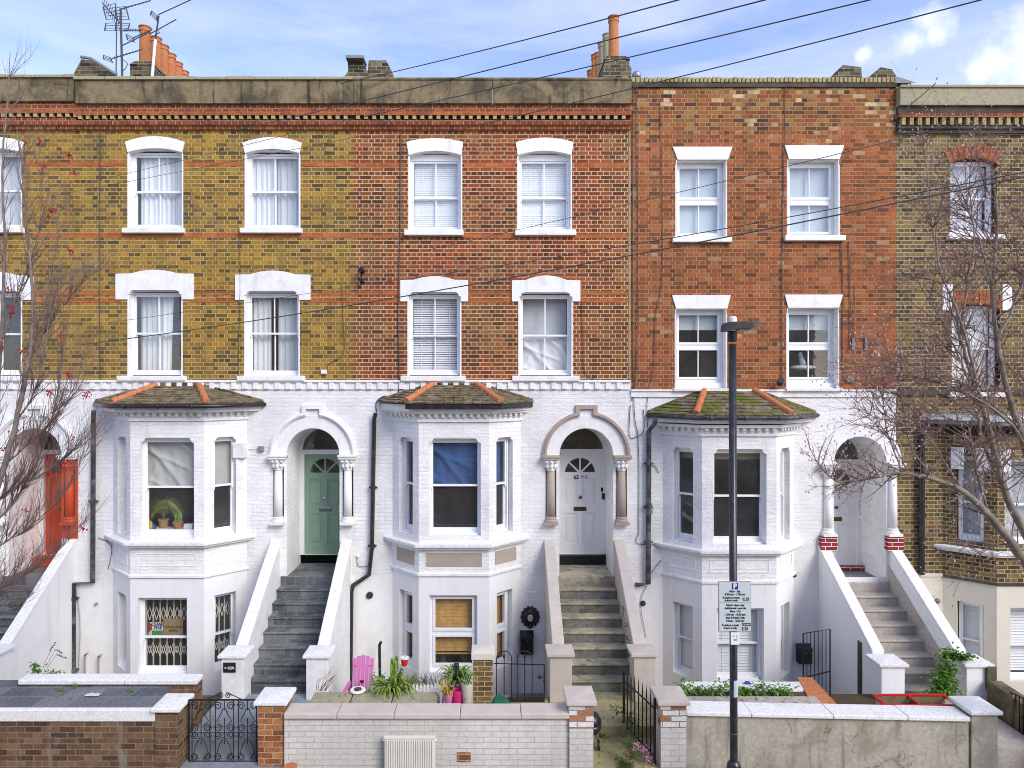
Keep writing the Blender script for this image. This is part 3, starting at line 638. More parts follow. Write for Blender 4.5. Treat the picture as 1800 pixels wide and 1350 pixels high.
def cornice6(H,u0,u1,z):   # z = dict of heights; used for the stock-brick houses
    band=M(); nb=2; 
    for i in range(nb): band.box(u0+(u1-u0)*i/nb+.003,u0+(u1-u0)*(i+1)/nb-.003,-.13,.26,z['b0'],z['b1'])

    band.build('parapet',K[z.get('bm','cement')],H,bevel=.01)
    if z.get('tiles',1):
        cp=M(); x=u0; r=random.Random(int(u0*31)&255)
        while x<u1:
            w=min(r.uniform(.5,.58),u1-x)
            cp.box(x+.004,x+w-.004,-.17,.30,z['b1'],z['b1']+.055+r.uniform(-.006,.006)); x+=w
        cp.build('parapet_coping',K['cement2'],H,bevel=.008)
    a=M(); a.box(u0,u1,-.075,.05,z['c4'],z['b0']); a.build('brick_course',K[z.get('m1','redcourse')],H)
    a=M(); a.box(u0,u1,-.115,.05,z['c3'],z['c4']); a.build('brick_course',K[z.get('m2','orangecourse')],H)
    d=M(); x=u0+.05; d.box(u0,u1,-.014,.04,z['c2']+.02,z['c3']-.005)
    while x<u1-.03:
        d.box(x,x+.068,-.105,-.012,z['c2']+.012,z['c3']); x+=.1475
    d.build('dentil_course',K['dentil'],H)
    a=M(); a.box(u0,u1,-.02,.05,z['c2'],z['c3']); a.build('frieze',K['dark'],H)  # dark strip along the recess behind the dentils
    a=M(); a.box(u0,u1,-.085,.05,z['c1']+.075,z['c2']); a.box(u0,u1,-.05,.05,z['c1'],z['c1']+.075); a.build('brick_ledge',K[z.get('m3','redcourse')],H)
def stringcourse(H,u0,u1,z1,z0,skip=()):
    m=M(); r=random.Random(3)
    segs=[(u0,u1)]
    m.box(u0,u1,-.06,.02,z1-.045,z1); m.box(u0,u1,-.025,.02,z0-.01,z1-.045)
    x=u0+.03
    while x<u1-.1: m.box(x,x+.095,-.052,-.02,z0,z1-.045); x+=.2
    m.build('string_course',K['wtrim'],H,bevel=.006)
# ---------------------------------------------------------------- the terrace
bounds=[-12.73,-7.633,-2.541,2.551,7.454,12.6]
ZC=dict(b0=10.277,b1=10.70,c4=10.137,c3=10.07,c2=9.99,c1=9.83)
def seglint(xa,xb,ys,ym,ya,yb_,ob,oy):   # arched white lintel, pixel corners on the wall plane
    return [(X(ya),Z(ob)),]+[]
def lint_arch(xL,xR,yt,ym,iL,iR,yb,yi):
    top=bow((X(xL),Z(yt)),(X(xR),Z(yt)),Z(ym)-Z(yt)); inn=bow((X(iR),Z(yb)),(X(iL),Z(yb)),Z(yi)-Z(yb)); return top+inn
def lint_should(xL,xR,ys,ym,yb,oL,oR,oy):
    w=xR-xL; a,b=xL+w*.2,xR-w*.2
    t=[(X(xL),Z(yb)),(X(xL),Z(ys))]+bow((X(a),Z(ys-.5)),(X(b),Z(ys-.5)),Z(ym)-Z(ys),10)+[(X(xR),Z(ys)),(X(xR),Z(yb)),(X(oR),Z(yb)),(X(oR),Z(oy+8)),(X(oR-4),Z(oy+6)),(X(oR-5),Z(oy+2)),(X(oR-10),Z(oy)),(X(oL+10),Z(oy)),(X(oL+5),Z(oy+2)),(X(oL+4),Z(oy+6)),(X(oL),Z(oy+8)),(X(oL),Z(yb))]
    return t
def lint_trap(xL,xR,yt,iL,iR,yb): return [(X(xL),Z(yt)),(X(iL),Z(yb)),(X(iR),Z(yb)),(X(xR),Z(yt))]
def facade(H,x0,x1,zs,ztop,wins,brickm,paintm,bayh,arch=None,nich=(),bottom='wrender'):
    m=M(); m.panel(rect(x0,x1,zs,ztop),[rect(a,b,c,d) for a,b,c,d in wins],0); m.panel(rect(x0,x1,zs,ztop),[rect(a,b,c,d) for a,b,c,d in wins],.15); m.build('brick_wall',K[brickm],H)
    p=M(); zb=1.74; hs=[bayh]
    a=[]
    if arch: a.append(arch)
    up=M()
    full=[bayh]+a+list(nich)
    zb=1.585; ax=[q[0] for q in arch]; nx=[[q[0] for q in l] for l in nich]
    bx0,bx1,bz1=bayh[0][0],bayh[1][0],bayh[2][1]
    e0,e1=min(nx[0])-.02,max(nx[1])+.005; a0,a1=min(ax)-.02,max(ax)+.02
    p.panel([(x0,zb),(bx0,zb),(bx0,bz1),(bx1,bz1),(bx1,zb),(e0,zb),(e0,zs),(x0,zs)] if x0<bx0 else rect(x0,e0,zb,zs),n=0)
    p.panel(rect(e0,a0,zb,zs),[nich[0]],0); p.panel(rect(a1,e1,zb,zs),[nich[1]],0); p.panel(rect(e1,x1,zb,zs),n=0)
    az=arch[0][1]; top=arch[2:]; zs_=top[0][1]
    p.panel([(a0,zb),(min(ax),zb)]+[(q[0],q[1]) for q in reversed(top)]+[(max(ax),zb),(a1,zb),(a1,zs),(a0,zs)],n=0)
    p.reveal(arch,0,.9)
    for l in nich: p.reveal(l,0,.2); p.panel(l,n=.2)
    p.reveal([(bx0,zb),(bx0,bz1),(bx1,bz1),(bx1,zb)],0,.15)
    q=M(); q.panel(rect(x0,bx0,-.64,zb),n=0); q.build('rendered_wall',K[bottom],H); q=M(); q.panel(rect(bx1,x1,-.64,zb),n=0); q.build('rendered_wall',K[bottom],H)
    return p.build('painted_wall',K[paintm],H)
def tie(H,px,py,mat='whitecable',r=.03,name='wall_vent'):
    m=M(); q=F0(X(px),-.001,Z(py)); m.tube([q,q+Vector((0,-.035,0))],[r,r*.9],12); m.ball(q+Vector((0,-.04,0)),r*.55); m.build(name,K[mat],H)
def cab(H,pts,r=.006,mat='cable',name='cable',d=12.58):
    m=M(); q=[P(a,b,d) for a,b in pts]
    # light smoothing
    out=[]; k=len(q)
    for i in range(k-1):
        p0=q[max(i-1,0)];p1=q[i];p2=q[i+1];p3=q[min(i+2,k-1)]
        for j in range(6):
            t=j/6; out.append(.5*((2*p1)+(p2-p0)*t+(2*p0-5*p1+4*p2-p3)*t*t+(3*p1-p0-3*p2+p3)*t**3)+Vector((rnd.uniform(-.003,.003),0,0)))
    out.append(q[-1])
    m.tube(out,r,5); return m.build(name,K[mat],H)
# ======== number 60: yellow stock brick
H6=thing('terraced_house','yellow stock brick house with white painted lower floors and a sage green front door','house',(-5.1,0,0),'terraced houses in the row')
x0,x1=bounds[1],bounds[2]
T60=[(225,321,261,402),(431,527,263,403)]; L60=[(225,320,510,661),(430,526,511.5,662)]
wins=[(X(a),X(b),Z(d),Z(c)) for a,b,c,d in T60+L60]
zfl=1.786
def archloop(cx,r,zf,zs): return [(cx-r,zf),(cx+r,zf)]+arc(cx,zs,r,0,180,24)
bayh60=rect(-6.90,-4.62,-.55,4.62)
facade(H6,x0,x1,Z(668),9.83,wins,'yellow','wbrick',bayh60,archloop(-3.30,.485,1.60,3.85),niches(-3.30,.485,(Z(921),3.80)))
for k,(a,b,c,d) in enumerate(T60):
    o=(0,206)[k]; dy=(0,1.5)[k]
    surround(H6,X(a),X(b),Z(d),Z(c),lint_arch(220.5+o,325+o,250+dy,240+dy,225+o,321+o,268+dy,261+dy))
    w=window(H6,F0,X(a)+.016,X(b)-.016,Z(d)+.02,Z(c)-.04,rec=.12,rail=Z(334),head=.04)
    if k==0:
        curtain(w,F0,X(236),X(288),Z(398),Z(262),.25,'net',5,label='net curtain drawn across left part'); curtain(w,F0,X(283),X(305),Z(398),Z(262),.27,'netgrey',3); curtain(w,F0,X(303),X(322),Z(398),Z(262),.24,'net',2.5)
    else: curtain(w,F0,X(434),X(480),Z(398),Z(262),.24,'net',5); curtain(w,F0,X(480),X(527),Z(398),Z(262),.26,'netgrey',4)
    sill(H6,X(218+o),X(326+o),Z(411),Z(402.5)+.005)
for k,(a,b,c,d) in enumerate(L60):
    o=(0,205)[k]; dy=(0,1.5)[k]
    if k==0: l=lint_should(204,341,481.5,475,526.5,225,320,510)
    else: l=lint_should(414,546,483,476.5,527.5,430,526,511.5)
    surround(H6,X(a),X(b),Z(d),Z(c),l)
    w=window(H6,F0,X(a)+.016,X(b)-.016,Z(d)+.02,Z(c)-.03,rec=.12,rail=Z(585.5))
    if k==0: curtain(w,F0,X(232),X(280),Z(655),Z(512),.30,'netgrey',5,taper=.03); curtain(w,F0,X(276),X(294),Z(655),Z(512),.27,'net',2,taper=.25); curtain(w,F0,X(311),X(322),Z(655),Z(512),.27,'net',1.5)
    else: curtain(w,F0,X(434),X(468),Z(655),Z(512),.28,'net',4); curtain(w,F0,X(481),X(529),Z(655),Z(512),.30,'netgrey',4.5)
    sill(H6,X((209,419)[k]),X((329,537)[k]),Z(669.5),Z(661)+.005)
bb=M()
for ya,yb in ((284,292),(410,418),(512,519),(525,532)):
    cuts=sorted([(a-(12 if c>400 else 4),b+(12 if c>400 else 4)) for a,b,c,d in T60+L60 if c-12<ya<d+6 or c<yb<d+12]); x=140
    segs=[]; 
    for a,b in cuts: segs.append((x,a)); x=b
    segs.append((x,622))
    for a,b in segs: bb.box(X(a),X(b),-.004,.005,Z(yb),Z(ya))
bb.build('brick_band',K['band'],H6)
cornice6(H6,x0,x1,ZC)
stringcourse(H6,x0,x1,Z(668),Z(684))
shell(H6,x0,x1,10.9)
B6=bay(H6,-6.99,-6.386,-5.081,-4.525,.55,dict(zs=2.375,zt=4.66,zm=1.76,gz=(2.43,4.196),bz=(.02,1.375),gx=(-6.209,-5.26),bx=(-6.255,-5.385),zc=4.70,panels='wtrim',pz=(1.93,2.16)))
bayroof(H6,-7.30,-6.60,-4.93,-4.23,-6.17,-5.40,.80,4.80,5.11,1)
doorway(H6,-3.30,zfl,3.85,.485,'green','wtrim','wtrim',zcap=(Z(921),3.80),metal='chrome')
def baywins(H,B,gw,bw,gz,bz,st,grail,brail,gstyle,bstyle,gb=0,bb_=0):
    out=[]
    for key,F,w_ in (('L',B['FL'],B['ws']),('C',B['FC'],B['wc']),('R',B['FR'],B['ws'])):
        if key=='C': a,b=gw[0]-B['cl'],gw[1]-B['cl']; a2,b2=bw[0]-B['cl'],bw[1]-B['cl']
        elif key=='L': a,b=w_*(1-st[1]),w_*(1-st[0]); a2,b2=a+.01,b-.01
        else: a,b=w_*st[0],w_*st[1]; a2,b2=a+.01,b-.01
        t=.03
        w=window(H,F,a,b,gz[0],gz[1],rec=.10,rail=grail,bars=0,jl=t,kind=gstyle,head=.045,foot=.085)
        w2=window(H,F,a2,b2,bz[0],bz[1],rec=.10,rail=brail,bars=bb_,jl=t,kind=bstyle,mat='upvc' if bstyle!='sash' else 'wsash',foot=.06)
        out.append((key,F,a,b,w,a2,b2,w2))
    return out
ws6=baywins(H6,B6,(-6.209,-5.26),(-6.255,-5.385),(2.43,4.196),(.02,1.375),(.22,.74),Z(856.5,12.15),Z(1121,12.15),'sash','sash')
gate_parts=[]
for key,F,a,b,w,a2,b2,w2 in ws6:
    if key=='C':
        draped(w,F,a,b,Z(856,12.3),4.2,.26,'sheet',label='crumpled grey sheet hung over the upper sash')
        m=M(F); m.box(a-.1,b+.1,.22,.45,2.47,2.54); m.build('window_board',K['wtrim'],w)
    else: flatblind(w,F,a,b,Z(856,12.3),4.2,.26,'sheet','sheet')
    # folding security grille behind the basement panes
    g=M(F); n=.30; k=7 if key=='C' else 4; z0,z1=.0,1.36; dx=(b2-a2)/k
    for i in range(k+1):
        u=a2+dx*i; g.box(u-.010,u+.010,n,n+.02,z0,z1)
    for i in range(k):
        u=a2+dx*i
        for zz in (.22,.50,.92,1.10):
            for s_ in (0,1):
                p=F(u+(dx if s_ else 0),n-.004,zz); q=F(u+dx/2,n-.004,zz-.22 if zz in(.5,1.10) else zz+.2); g.tube([p,q],.008,4)
    g.build('security_grille',K['cream'],w2)
# posters in the basement window
C6=B6['FC']
pw=[x for x in ws6 if x[0]=='C'][0]
def poster(name,label,cat,u0,u1,z0,z1,n,mat,F=C6):
    m=M(F); m.box(u0,u1,n,n+.004,z0,z1); o=m.build(name,K[mat],None,loc=tuple(F((u0+u1)/2,n,z0))); tag(o,label,cat); return o
cu=lambda px: X(px,12.3)-B6['cl']
ps=poster('flag_poster','small red white and green poster reading CEASE FIRE in the barred basement window','poster',cu(260),cu(285.5),Z(1117,12.3),Z(1094.5,12.3),.272,'flagw')
m=M(C6); m.panel([(cu(266),Z(1117,12.3)),(cu(285.3),Z(1117,12.3)),(cu(285.3),Z(1109,12.3)),(cu(266),Z(1109,12.3))],n=.2705); m.build('green_stripe',K['flagg'],ps)
m=M(C6); m.panel([(cu(260.2),Z(1112,12.3)),(cu(266),Z(1108,12.3)),(cu(266.5),Z(1100,12.3)),(cu(262),Z(1094.6,12.3)),(cu(260.2),Z(1094.6,12.3))],n=.2702); m.build('red_triangle',K['flagr'],ps)
text('CEASE',C6,cu(275.5),.2695,Z(1098,12.3),.075,K['signk'],ps,bold=.002); text('FIRE',C6,cu(277),.2695,Z(1104.5,12.3),.08,K['signb'],ps,bold=.002)
pc=poster('cardboard_sign','brown cardboard sign with handwritten capitals behind the basement grille','sign',cu(286.5),cu(321),Z(1117,12.3),Z(1088,12.3),.268,'card')
text('COUNTRIES',C6,cu(303.5),.2665,Z(1103,12.3),.065,K['signk'],pc,bold=.001); text('NOW',C6,cu(303.5),.2665,Z(1109.5,12.3),.06,K['signk'],pc,bold=.002)
pipe(H6,[(X(165,12.35),-.25,Z(722,12.35)),(X(164,12.4),-.2,Z(735,12.4)),(X(163,12.5),-.08,Z(742,12.5)),(X(163,12.53),-.07,Z(1024,12.53)),(X(129,12.53),-.07,Z(1025,12.53)),(X(129,12.53),-.07,-.6)],'pipegrey',.042,collars=((X(163,12.53),-.07,Z(880)),(X(129,12.53),-.07,Z(1050)),(X(129,12.53),-.07,Z(1175))))
cab(H6,[(176,232),(175,400),(175,560),(176,668)],.008); cab(H6,[(420,400),(422,470),(421,560),(419,668)],.005); cab(H6,[(600,500),(603,560),(604,620),(578,640),(577,652)],.005); cab(H6,[(190,1000),(196,960),(173,945)],.006); cab(H6,[(133,1030),(141,1100),(137,1190)],.005,'whitecable'); cab(H6,[(437,790),(455,789)],.004)
tie(H6,170,1061); 
m=M(); m.box(X(455),X(465),-.06,0,Z(793),Z(784)); m.build('security_sensor',K['lead'],H6,bevel=.008)
m=M(); m.box(X(565),X(575),-.05,0,Z(657),Z(650)); m.build('junction_box',K['wtrim'],H6,bevel=.005)
m=M(); m.box(X(414),X(435),-.16,0,Z(804),Z(777)); m.build('alarm_box',K['wtrim'],H6,bevel=.015)
for px,py in ((149,1152),(173,1155)):
    m=M(); m.tube([P(px,1190,12.5),P(px,py+8,12.5),P(px,py,12.5)],.018,8); m.tube([P(px,py,12.5),P(px+5,py-4,12.4)],.022,8); m.build('boiler_pipe',K['whitecable'],H6)
# ======== number 62: red brick
H2=thing('terraced_house','red brick house with white venetian blinds and a white door under a taupe edged arch','house',(0,0,0),'terraced houses in the row')
x0,x1=bounds[2],bounds[3]
T62=[(718.5,811.5,265,406),(910,1004.5,265,406)]; L62=[(717,810,513.5,661),(912,1006,514,661)]
wins=[(X(a),X(b),Z(d),Z(c)) for a,b,c,d in T62+L62]
zfl=1.797; bayh=rect(-1.76,.44,-.55,4.66)
facade(H2,x0,x1,Z(668),9.83,wins,'red','wbrick',bayh,archloop(1.738,.496,1.60,3.838),niches(1.738,.496,(Z(921),3.79)))
for k,(a,b,c,d) in enumerate(T62):
    if k==0: l=lint_arch(714.5,814,250,243.5,718.5,811.5,273,265.5)
    else: l=lint_arch(906.5,1008,250.5,242.5,910,1004.5,273,265.5)
    surround(H2,X(a),X(b),Z(d),Z(c),l)
    w=window(H2,F0,X(a)+.016,X(b)-.016,Z(d)+.02,Z(c)-.03,rec=.12,rail=Z(345),head=.12)
    blind(w,F0,X(a)+.08,X(b)-.08,Z(400) if k else Z(399),Z(272),.24,label='closed white venetian blind')
    sill(H2,X((711,905)[k]),X((815,1012)[k]),Z(415),Z(405.5)+.005)
for k,(a,b,c,d) in enumerate(L62):
    if k==0: l=lint_should(704,823,492.5,486,530,717,810,513.5)
    else: l=lint_should(900,1020,493,485,530,912,1006,514)
    surround(H2,X(a),X(b),Z(d),Z(c),l)
    w=window(H2,F0,X(a)+.016,X(b)-.016,Z(d)+.02,Z(c)-.03,rec=.12,rail=Z(589))
    if k==0: blind(w,F0,X(a)+.08,X(b)-.08,Z(654),Z(518),.25,ang=58,pitch=.042)
    else:
        flatblind(w,F0,X(a)+.07,X(b)-.07,Z(592),Z(518),.36,'netgrey'); draped(w,F0,X(a)+.06,X(b)-.07,Z(655),Z(590),.28,'net',label='white sheet sagging in folds across the lower sash')
    sill(H2,X((705,900)[k]),X((818.6,1018)[k]),Z(670),Z(661)+.005)
    # thin red hood of brick edging
    xL,xR=(704,823) if k==0 else (900,1020); hs=M(); w_=xR-xL
    top=[(X(xL-3),Z(530)),(X(xL-3),Z(489))]+bow((X(xL+w_*.2),Z(488)),(X(xR-w_*.2),Z(488)),Z(481.5)-Z(489),10)+[(X(xR+3),Z(489)),(X(xR+3),Z(530)),(X(xR),Z(530)),(X(xR),Z(492.5))]+bow((X(xR-w_*.2),Z(492)),(X(xL+w_*.2),Z(492)),Z(485.5)-Z(492.5),10)+[(X(xL),Z(492.5)),(X(xL),Z(530))]
    hs.slab(top,-.012,.005); hs.build('brick_hood',K['orangecourse'],H2)
bb=M()
for ya,yb in ((286,294),(411,419),(512,519),(525,532)):
    cuts=sorted([(a-(13 if c>400 else 4),b+(13 if c>400 else 4)) for a,b,c,d in T62+L62 if c-12<ya<d+6 or c<yb<d+12]); x=624; segs=[]
    for a,b in cuts: segs.append((x,a)); x=b
    segs.append((x,1105))
    for a,b in segs: bb.box(X(a),X(b),-.004,.005,Z(yb),Z(ya))
bb.build('brick_band',K['band'],H2)
Z2=dict(ZC); Z2['tiles']=0; Z2['b1']=10.715; Z2['bm']='cement'; cornice6(H2,x0,x1-.0,Z2)
m=M(); m.box(x0,x1,-.15,.28,10.70,10.745); m.build('parapet_coping',K['cement'],H2,bevel=.01)
m=M(); m.box(x1-.035,x1+.002,-.012,.02,5.25,9.83); m.build('pointing_strip',K['dentil'],H2)
m=M()
for i in range(28):
    z=5.32+i*.15; m.box(x0-rnd.uniform(.06,.11),x0,-.003,.01,z,z+.065)
m.build('toothing',K['red'],H2)
stringcourse(H2,x0,x1,Z(668),Z(684)); shell(H2,x0,x1,10.9)
B2=bay(H2,-1.8375,-1.295,-.05,.525,.55,dict(zs=2.345,zt=4.66,zm=1.79,gz=(2.47,4.19),bz=(.06,1.42),gx=(-1.114,-.20),bx=(-1.105,-.261),zc=4.68,panels='tan',pz=(1.93,2.17),lm='wrender'))
bayroof(H2,-2.08,-1.50,.16,.75,-1.07,-.29,.80,4.815,5.13,2,gut='fascia')
doorway(H2,1.738,zfl,3.838,.496,'wdoor','tan','tan',zcap=(Z(921),3.79),number=[('62',-.075,'signk',.10),('B C',.09,'lead',.085)])
ws2=baywins(H2,B2,(-1.114,-.20),(-1.105,-.261),(2.47,4.19),(.06,1.42),(.22,.74),Z(853.5,12.15),Z(1112,12.15),'sash','upvc')
for key,F,a,b,w,a2,b2,w2 in ws2:
    draped(w,F,a-.0,b+.0,Z(853,12.3),4.2,.27,'blue') if key=='C' else curtain(w,F,a-.02,b+.02,Z(853,12.3),4.2,.27,'blue',.8,.012,'blue_sheet')
    if key=='C': blind(w2,F,a2,b2,Z(1148,12.3),1.40,.24,'bamboo',.062,80,'bamboo_blind',slat=.062)
    else: blind(w2,F,a2,b2,.1,1.40,.24,'bamboo',.062,80,'bamboo_blind',slat=.062)
pipe(H2,[(X(662),-.12,Z(727)),(X(659),-.07,Z(735)),(X(655),-.07,Z(960)),(X(650),-.07,Z(1008)),(X(622),-.07,Z(1027)),(X(619),-.07,Z(1040)),(X(617),-.07,-.6)],'pipe',.04,collars=((X(657),-.07,Z(856)),(X(655.5),-.07,Z(958))))
cab(H2,[(704,140),(704,300),(703,430),(700,540),(700,690),(676,696),(662,706),(662,725)],.009,'cable')
cab(H2,[(1022,535),(1025,600),(1028,655),(1050,668)],.006); cab(H2,[(740,405),(720,412),(704,425)],.006)
m=M(); m.tube([P(635,470,12.55),P(636,500,12.5)],.02,6); m.tube([P(635,472,12.5),P(637,479,12.45)],.045,8); m.tube([P(635,492,12.5),P(637,498,12.45)],.04,8); m.build('cable_bracket',K['iron'],H2)
tie(H2,650,1046,'pipe',.065); tie(H2,630,977,'wtrim',.035,'wall_hook'); cab(H2,[(628,980),(630,995),(648,995)],.005)
m=M(); m.tube([P(668,1215,12.3),P(667,1133,12.3)],.026,10); m.tube([P(667,1134,12.3),P(670,1128,12.3)],.028,10); m.build('waste_pipe',K['pipe'],H2)
m=M(); m.box(X(925),X(943),-.012,0,Z(1058),Z(1040));
for i in range(3): m.box(X(927),X(941),-.018,-.012,Z(1056-i*6),Z(1053-i*6))
m.build('air_vent',K['wtrim'],H2)
for px,py,w_,h_ in ((1060,861,4,7),(1062.5,873,5,11)):
    m=M(); m.box(X(px-w_/2,13.3),X(px+w_/2,13.3),.83,.86,Z(py+h_/2,13.4),Z(py-h_/2,13.4)); m.build('door_bell',K['iron'],H2)
m=M(); m.box(1.738-.45,1.738+.49,.76,.9,1.61,1.797); m.build('doorstep',K['iron'],H2,bevel=.01)
# ======== number 64: orange-red brick, plastic windows
H4=thing('terraced_house','orange-red brick house with flat white trapezoid lintels and plastic windows, behind the lamp post','house',(4.9,0,0),'terraced houses in the row')
x0,x1=bounds[3],bounds[4]
T64=[(1188,1277,281,419),(1384,1475,280,416)]; L64=[(1187,1277,542,683),(1383,1474,541,683)]
wins=[(X(a),X(b),Z(d),Z(c)) for a,b,c,d in T64+L64]
bayh=rect(3.23,5.49,-.55,4.42)
facade(H4,x0+.0,x1,Z(684.5),10.62,wins,'orange','wbrick',bayh,archloop(6.79,.483,1.50,3.70),niches(6.79,.483,(Z(942),3.655),.17))
for k,(a,b,c,d) in enumerate(T64):
    l=lint_trap(1182,1287,258.5,1191,1279,281) if k==0 else lint_trap(1379,1483,256,1386,1475,280)
    surround(H4,X(a),X(b),Z(d),Z(c),l,.2)
    w=window(H4,F0,X(a)+.016,X(b)-.016,Z(d)+.01,Z(c)-.016,rec=.17,kind='upvc',rail=Z(350))
    flatblind(w,F0,X(a)+.05,X(b)-.05,Z(414),Z(284),.26,'frost')
    sill(H4,X((1181,1377)[k]),X((1284.5,1483)[k]),Z(425,12.5) if k==0 else Z(422.5,12.5),Z(418 if k==0 else 415.5)+.005)
for k,(a,b,c,d) in enumerate(L64):
    l=lint_trap(1181,1284,519,1188,1278,542.5) if k==0 else lint_trap(1379,1481,518,1385,1474,541)
    surround(H4,X(a),X(b),Z(d),Z(c),l,.2)
    w=window(H4,F0,X(a)+.016,X(b)-.016,Z(d)+.10,Z(c)-.016,rec=.17,kind='upvc',rail=Z(608))
    m=M(); m.box(X(a)+.016,X(b)-.016,.10,.20,Z(d),Z(d)+.10); m.build('subframe',K['upvc'],w)
    flatblind(w,F0,X(a)+.05,X(b)-.05,Z(577),Z(545),.26,'frost')
    if k==1:
        q=M(); q.ball(F0(X(1430),.42,Z(645)),.17,16,10,(1.5,.6,.28)); q.tube([F0(X(1430),.42,Z(640)),F0(X(1425),.45,Z(618))],[.06,.03],8); q.build('lampshade',K['netgrey'],w,smooth=True)
    sill(H4,X((1182,1379)[k]),X((1281,1479)[k]),Z(688,12.5),Z(683)+.003,mat='wcope')
cp=M(); x=x0+.02; r=random.Random(5)
while x<x1-.06:
    w_=r.uniform(.058,.066); h=r.uniform(-.008,.008); cp.box(x,x+w_,-.045+r.uniform(-.01,.006),.18,10.70,10.795+h); x+=w_+.016
cp.build('brick_on_edge_coping',K['dentil'],H4,bevel=.01)
m=M(); m.box(x0,x1,-.035,.2,10.62,10.70); m.build('parapet_course',K['dark'],H4)
m=M(); m.box(x0+.01,x1,-.055,.02,Z(688),Z(684.5)); m.box(x0+.01,x1,-.03,.02,Z(698),Z(688)); m.build('string_course',K['wtrim'],H4,bevel=.006)
shell(H4,x0,x1,10.7,rooms=(1.95,4.75,7.6))
B4=bay(H4,3.15,3.705,5.02,5.575,.55,dict(zs=2.235,zt=4.42,zm=1.66,gz=(2.31,4.0),bz=(-.10,1.19),gx=(3.90,4.845),bx=(3.965,4.80),zc=4.43,panels='wtrim',pz=(1.82,2.05),lm='wrender'))
bayroof(H4,2.882,3.52,5.20,5.95,3.917,4.815,.80,4.60,5.02,3,mat='tilesmoss',gut='pipegrey')
doorway(H4,6.79,1.595,3.70,.483,'wdoor','wtrim','wtrim',zcap=(Z(942)+.01,3.655),keystone=False,coff=.115,number=[('64',-.03,'lead',.12)])
ws4=baywins(H4,B4,(3.90,4.845),(3.965,4.80),(2.31,4.0),(-.10,1.19),(.22,.74),Z(872,12.15),Z(1131,12.15),'sash','sash')
for key,F,a,b,w,a2,b2,w2 in ws4:
    flatblind(w,F,a,b,Z(806,12.3),4.0,.28,'beige')
    blind(w2,F,a2+.02,b2-.02,-.05,1.18,.22,'blind',.05,66,label=None,slat=.048)
m=M(); 
for sgn in (-1,1):
    m=M(); xx=6.79+sgn*(.483+.125); m.box(xx-.15,xx+.15,-.10,.02,Z(967),Z(942)+.008); m.build('plinth_brickwork',K['maroon'],H4,bevel=.006)
m=M(); m.box(6.81-.48,6.81+.48,.72,.9,1.51,1.595); m.build('doorstep',K['maroon'],H4,bevel=.01)
pipe(H4,[(X(1151,12.2),-.42,Z(737,12.2)),(X(1151,12.3),-.3,Z(745,12.3)),(X(1139),-.08,Z(756)),(X(1138),-.07,Z(1024)),(X(1116),-.07,Z(1026))],'pipegrey',.045,collars=((X(1138.5),-.07,Z(814)),(X(1138),-.07,Z(952)),(X(1138),-.07,Z(890))))
for pts,r_ in (([(1113,150),(1112,420),(1114,700),(1122,780),(1123,940)],.007),([(1119,150),(1121,420),(1119,640),(1110,705)],.006),([(1160,180),(1163,290),(1164,480),(1152,560),(1149,640),(1138,700),(1138,752)],.006),([(1380,150),(1377,330),(1374,500),(1374,668)],.007),([(1478,424),(1482,520),(1481,620),(1484,668)],.008),([(1492,424),(1495,560),(1493,615)],.007),([(1503,500),(1500,620),(1507,665),(1490,672)],.005),([(1108,712),(1106,765),(1118,768),(1132,756),(1131,720)],.007),([(1140,815),(1152,820),(1158,832)],.006),([(1142,880),(1148,895),(1142,910)],.006),([(1122,940),(1123,956),(1190,957)],.006),([(1137,1030),(1126,1060),(1135,1120)],.005),([(1136,1020),(1150,1000),(1162,985)],.005),([(1445,985),(1445,1072)],.006)): cab(H4,pts,r_)
for px,py,rr in ((1130,1060,.05),(1396,1011,.035),(1446,1074,.055)): tie(H4,px,py,'pipe',rr,'security_light')
m=M(); m.box(X(1487),X(1499),-.05,0,Z(672),Z(663)); m.build('junction_box',K['lead'],H4,bevel=.006)
m=M(); m.tube([P(1371,675,12.5),P(1373,668,12.4)],.06,10); m.build('camera_dome',K['pipegrey'],H4)
m=M(); m.box(X(1497),X(1501),-.03,0,Z(615),Z(594)); m.box(X(1519),X(1523),-.03,0,Z(615),Z(594)); m.build('cable_bracket',K['lead'],H4)
m=M(); m.box(6.81+.47,6.81+.482,.30,.36,Z(880,13),Z(872,13)); m.build('door_bell',K['iron'],H4)
# ======== number 66: sooty brown brick, cream basement
H8=thing('terraced_house','sooty brown house, cream rendered basement, behind the right hand tree','house',(10,0,0),'terraced houses in the row')
x0,x1=bounds[4],bounds[5]
T66=[(1670,1752,279,414)]; L66=[(1673,1758,535,690)]
wins=[(X(a),X(b),Z(d),Z(c)) for a,b,c,d in T66+L66]+[(10.9,11.7,Z(414),Z(279)),(10.9,11.7,Z(690),Z(535))]
F=F0
def wallmix(H,x0,x1,bayh,wins,ztop):
    m=M(); m.panel(rect(x0,x1,1.62,ztop),[rect(a,b,c,d) for a,b,c,d in wins]+[bayh[0]],0); m.panel(rect(x0,x1,5,ztop),[rect(a,b,c,d) for a,b,c,d in wins],.15); m.build('brick_wall',K['brown'],H)
    m=M(); m.panel(rect(x0,x1,-.64,1.62),[bayh[1]],0); m.build('rendered_wall',K['cream'],H)
    m=M(); m.box(x0,8.3,-.025,.0,1.60,1.66); m.build('render_capping',K['cream'],H)
wallmix(H8,x0,x1,(rect(8.45,10.5,1.63,4.45),rect(8.45,10.5,-.55,1.61)),wins,9.76)
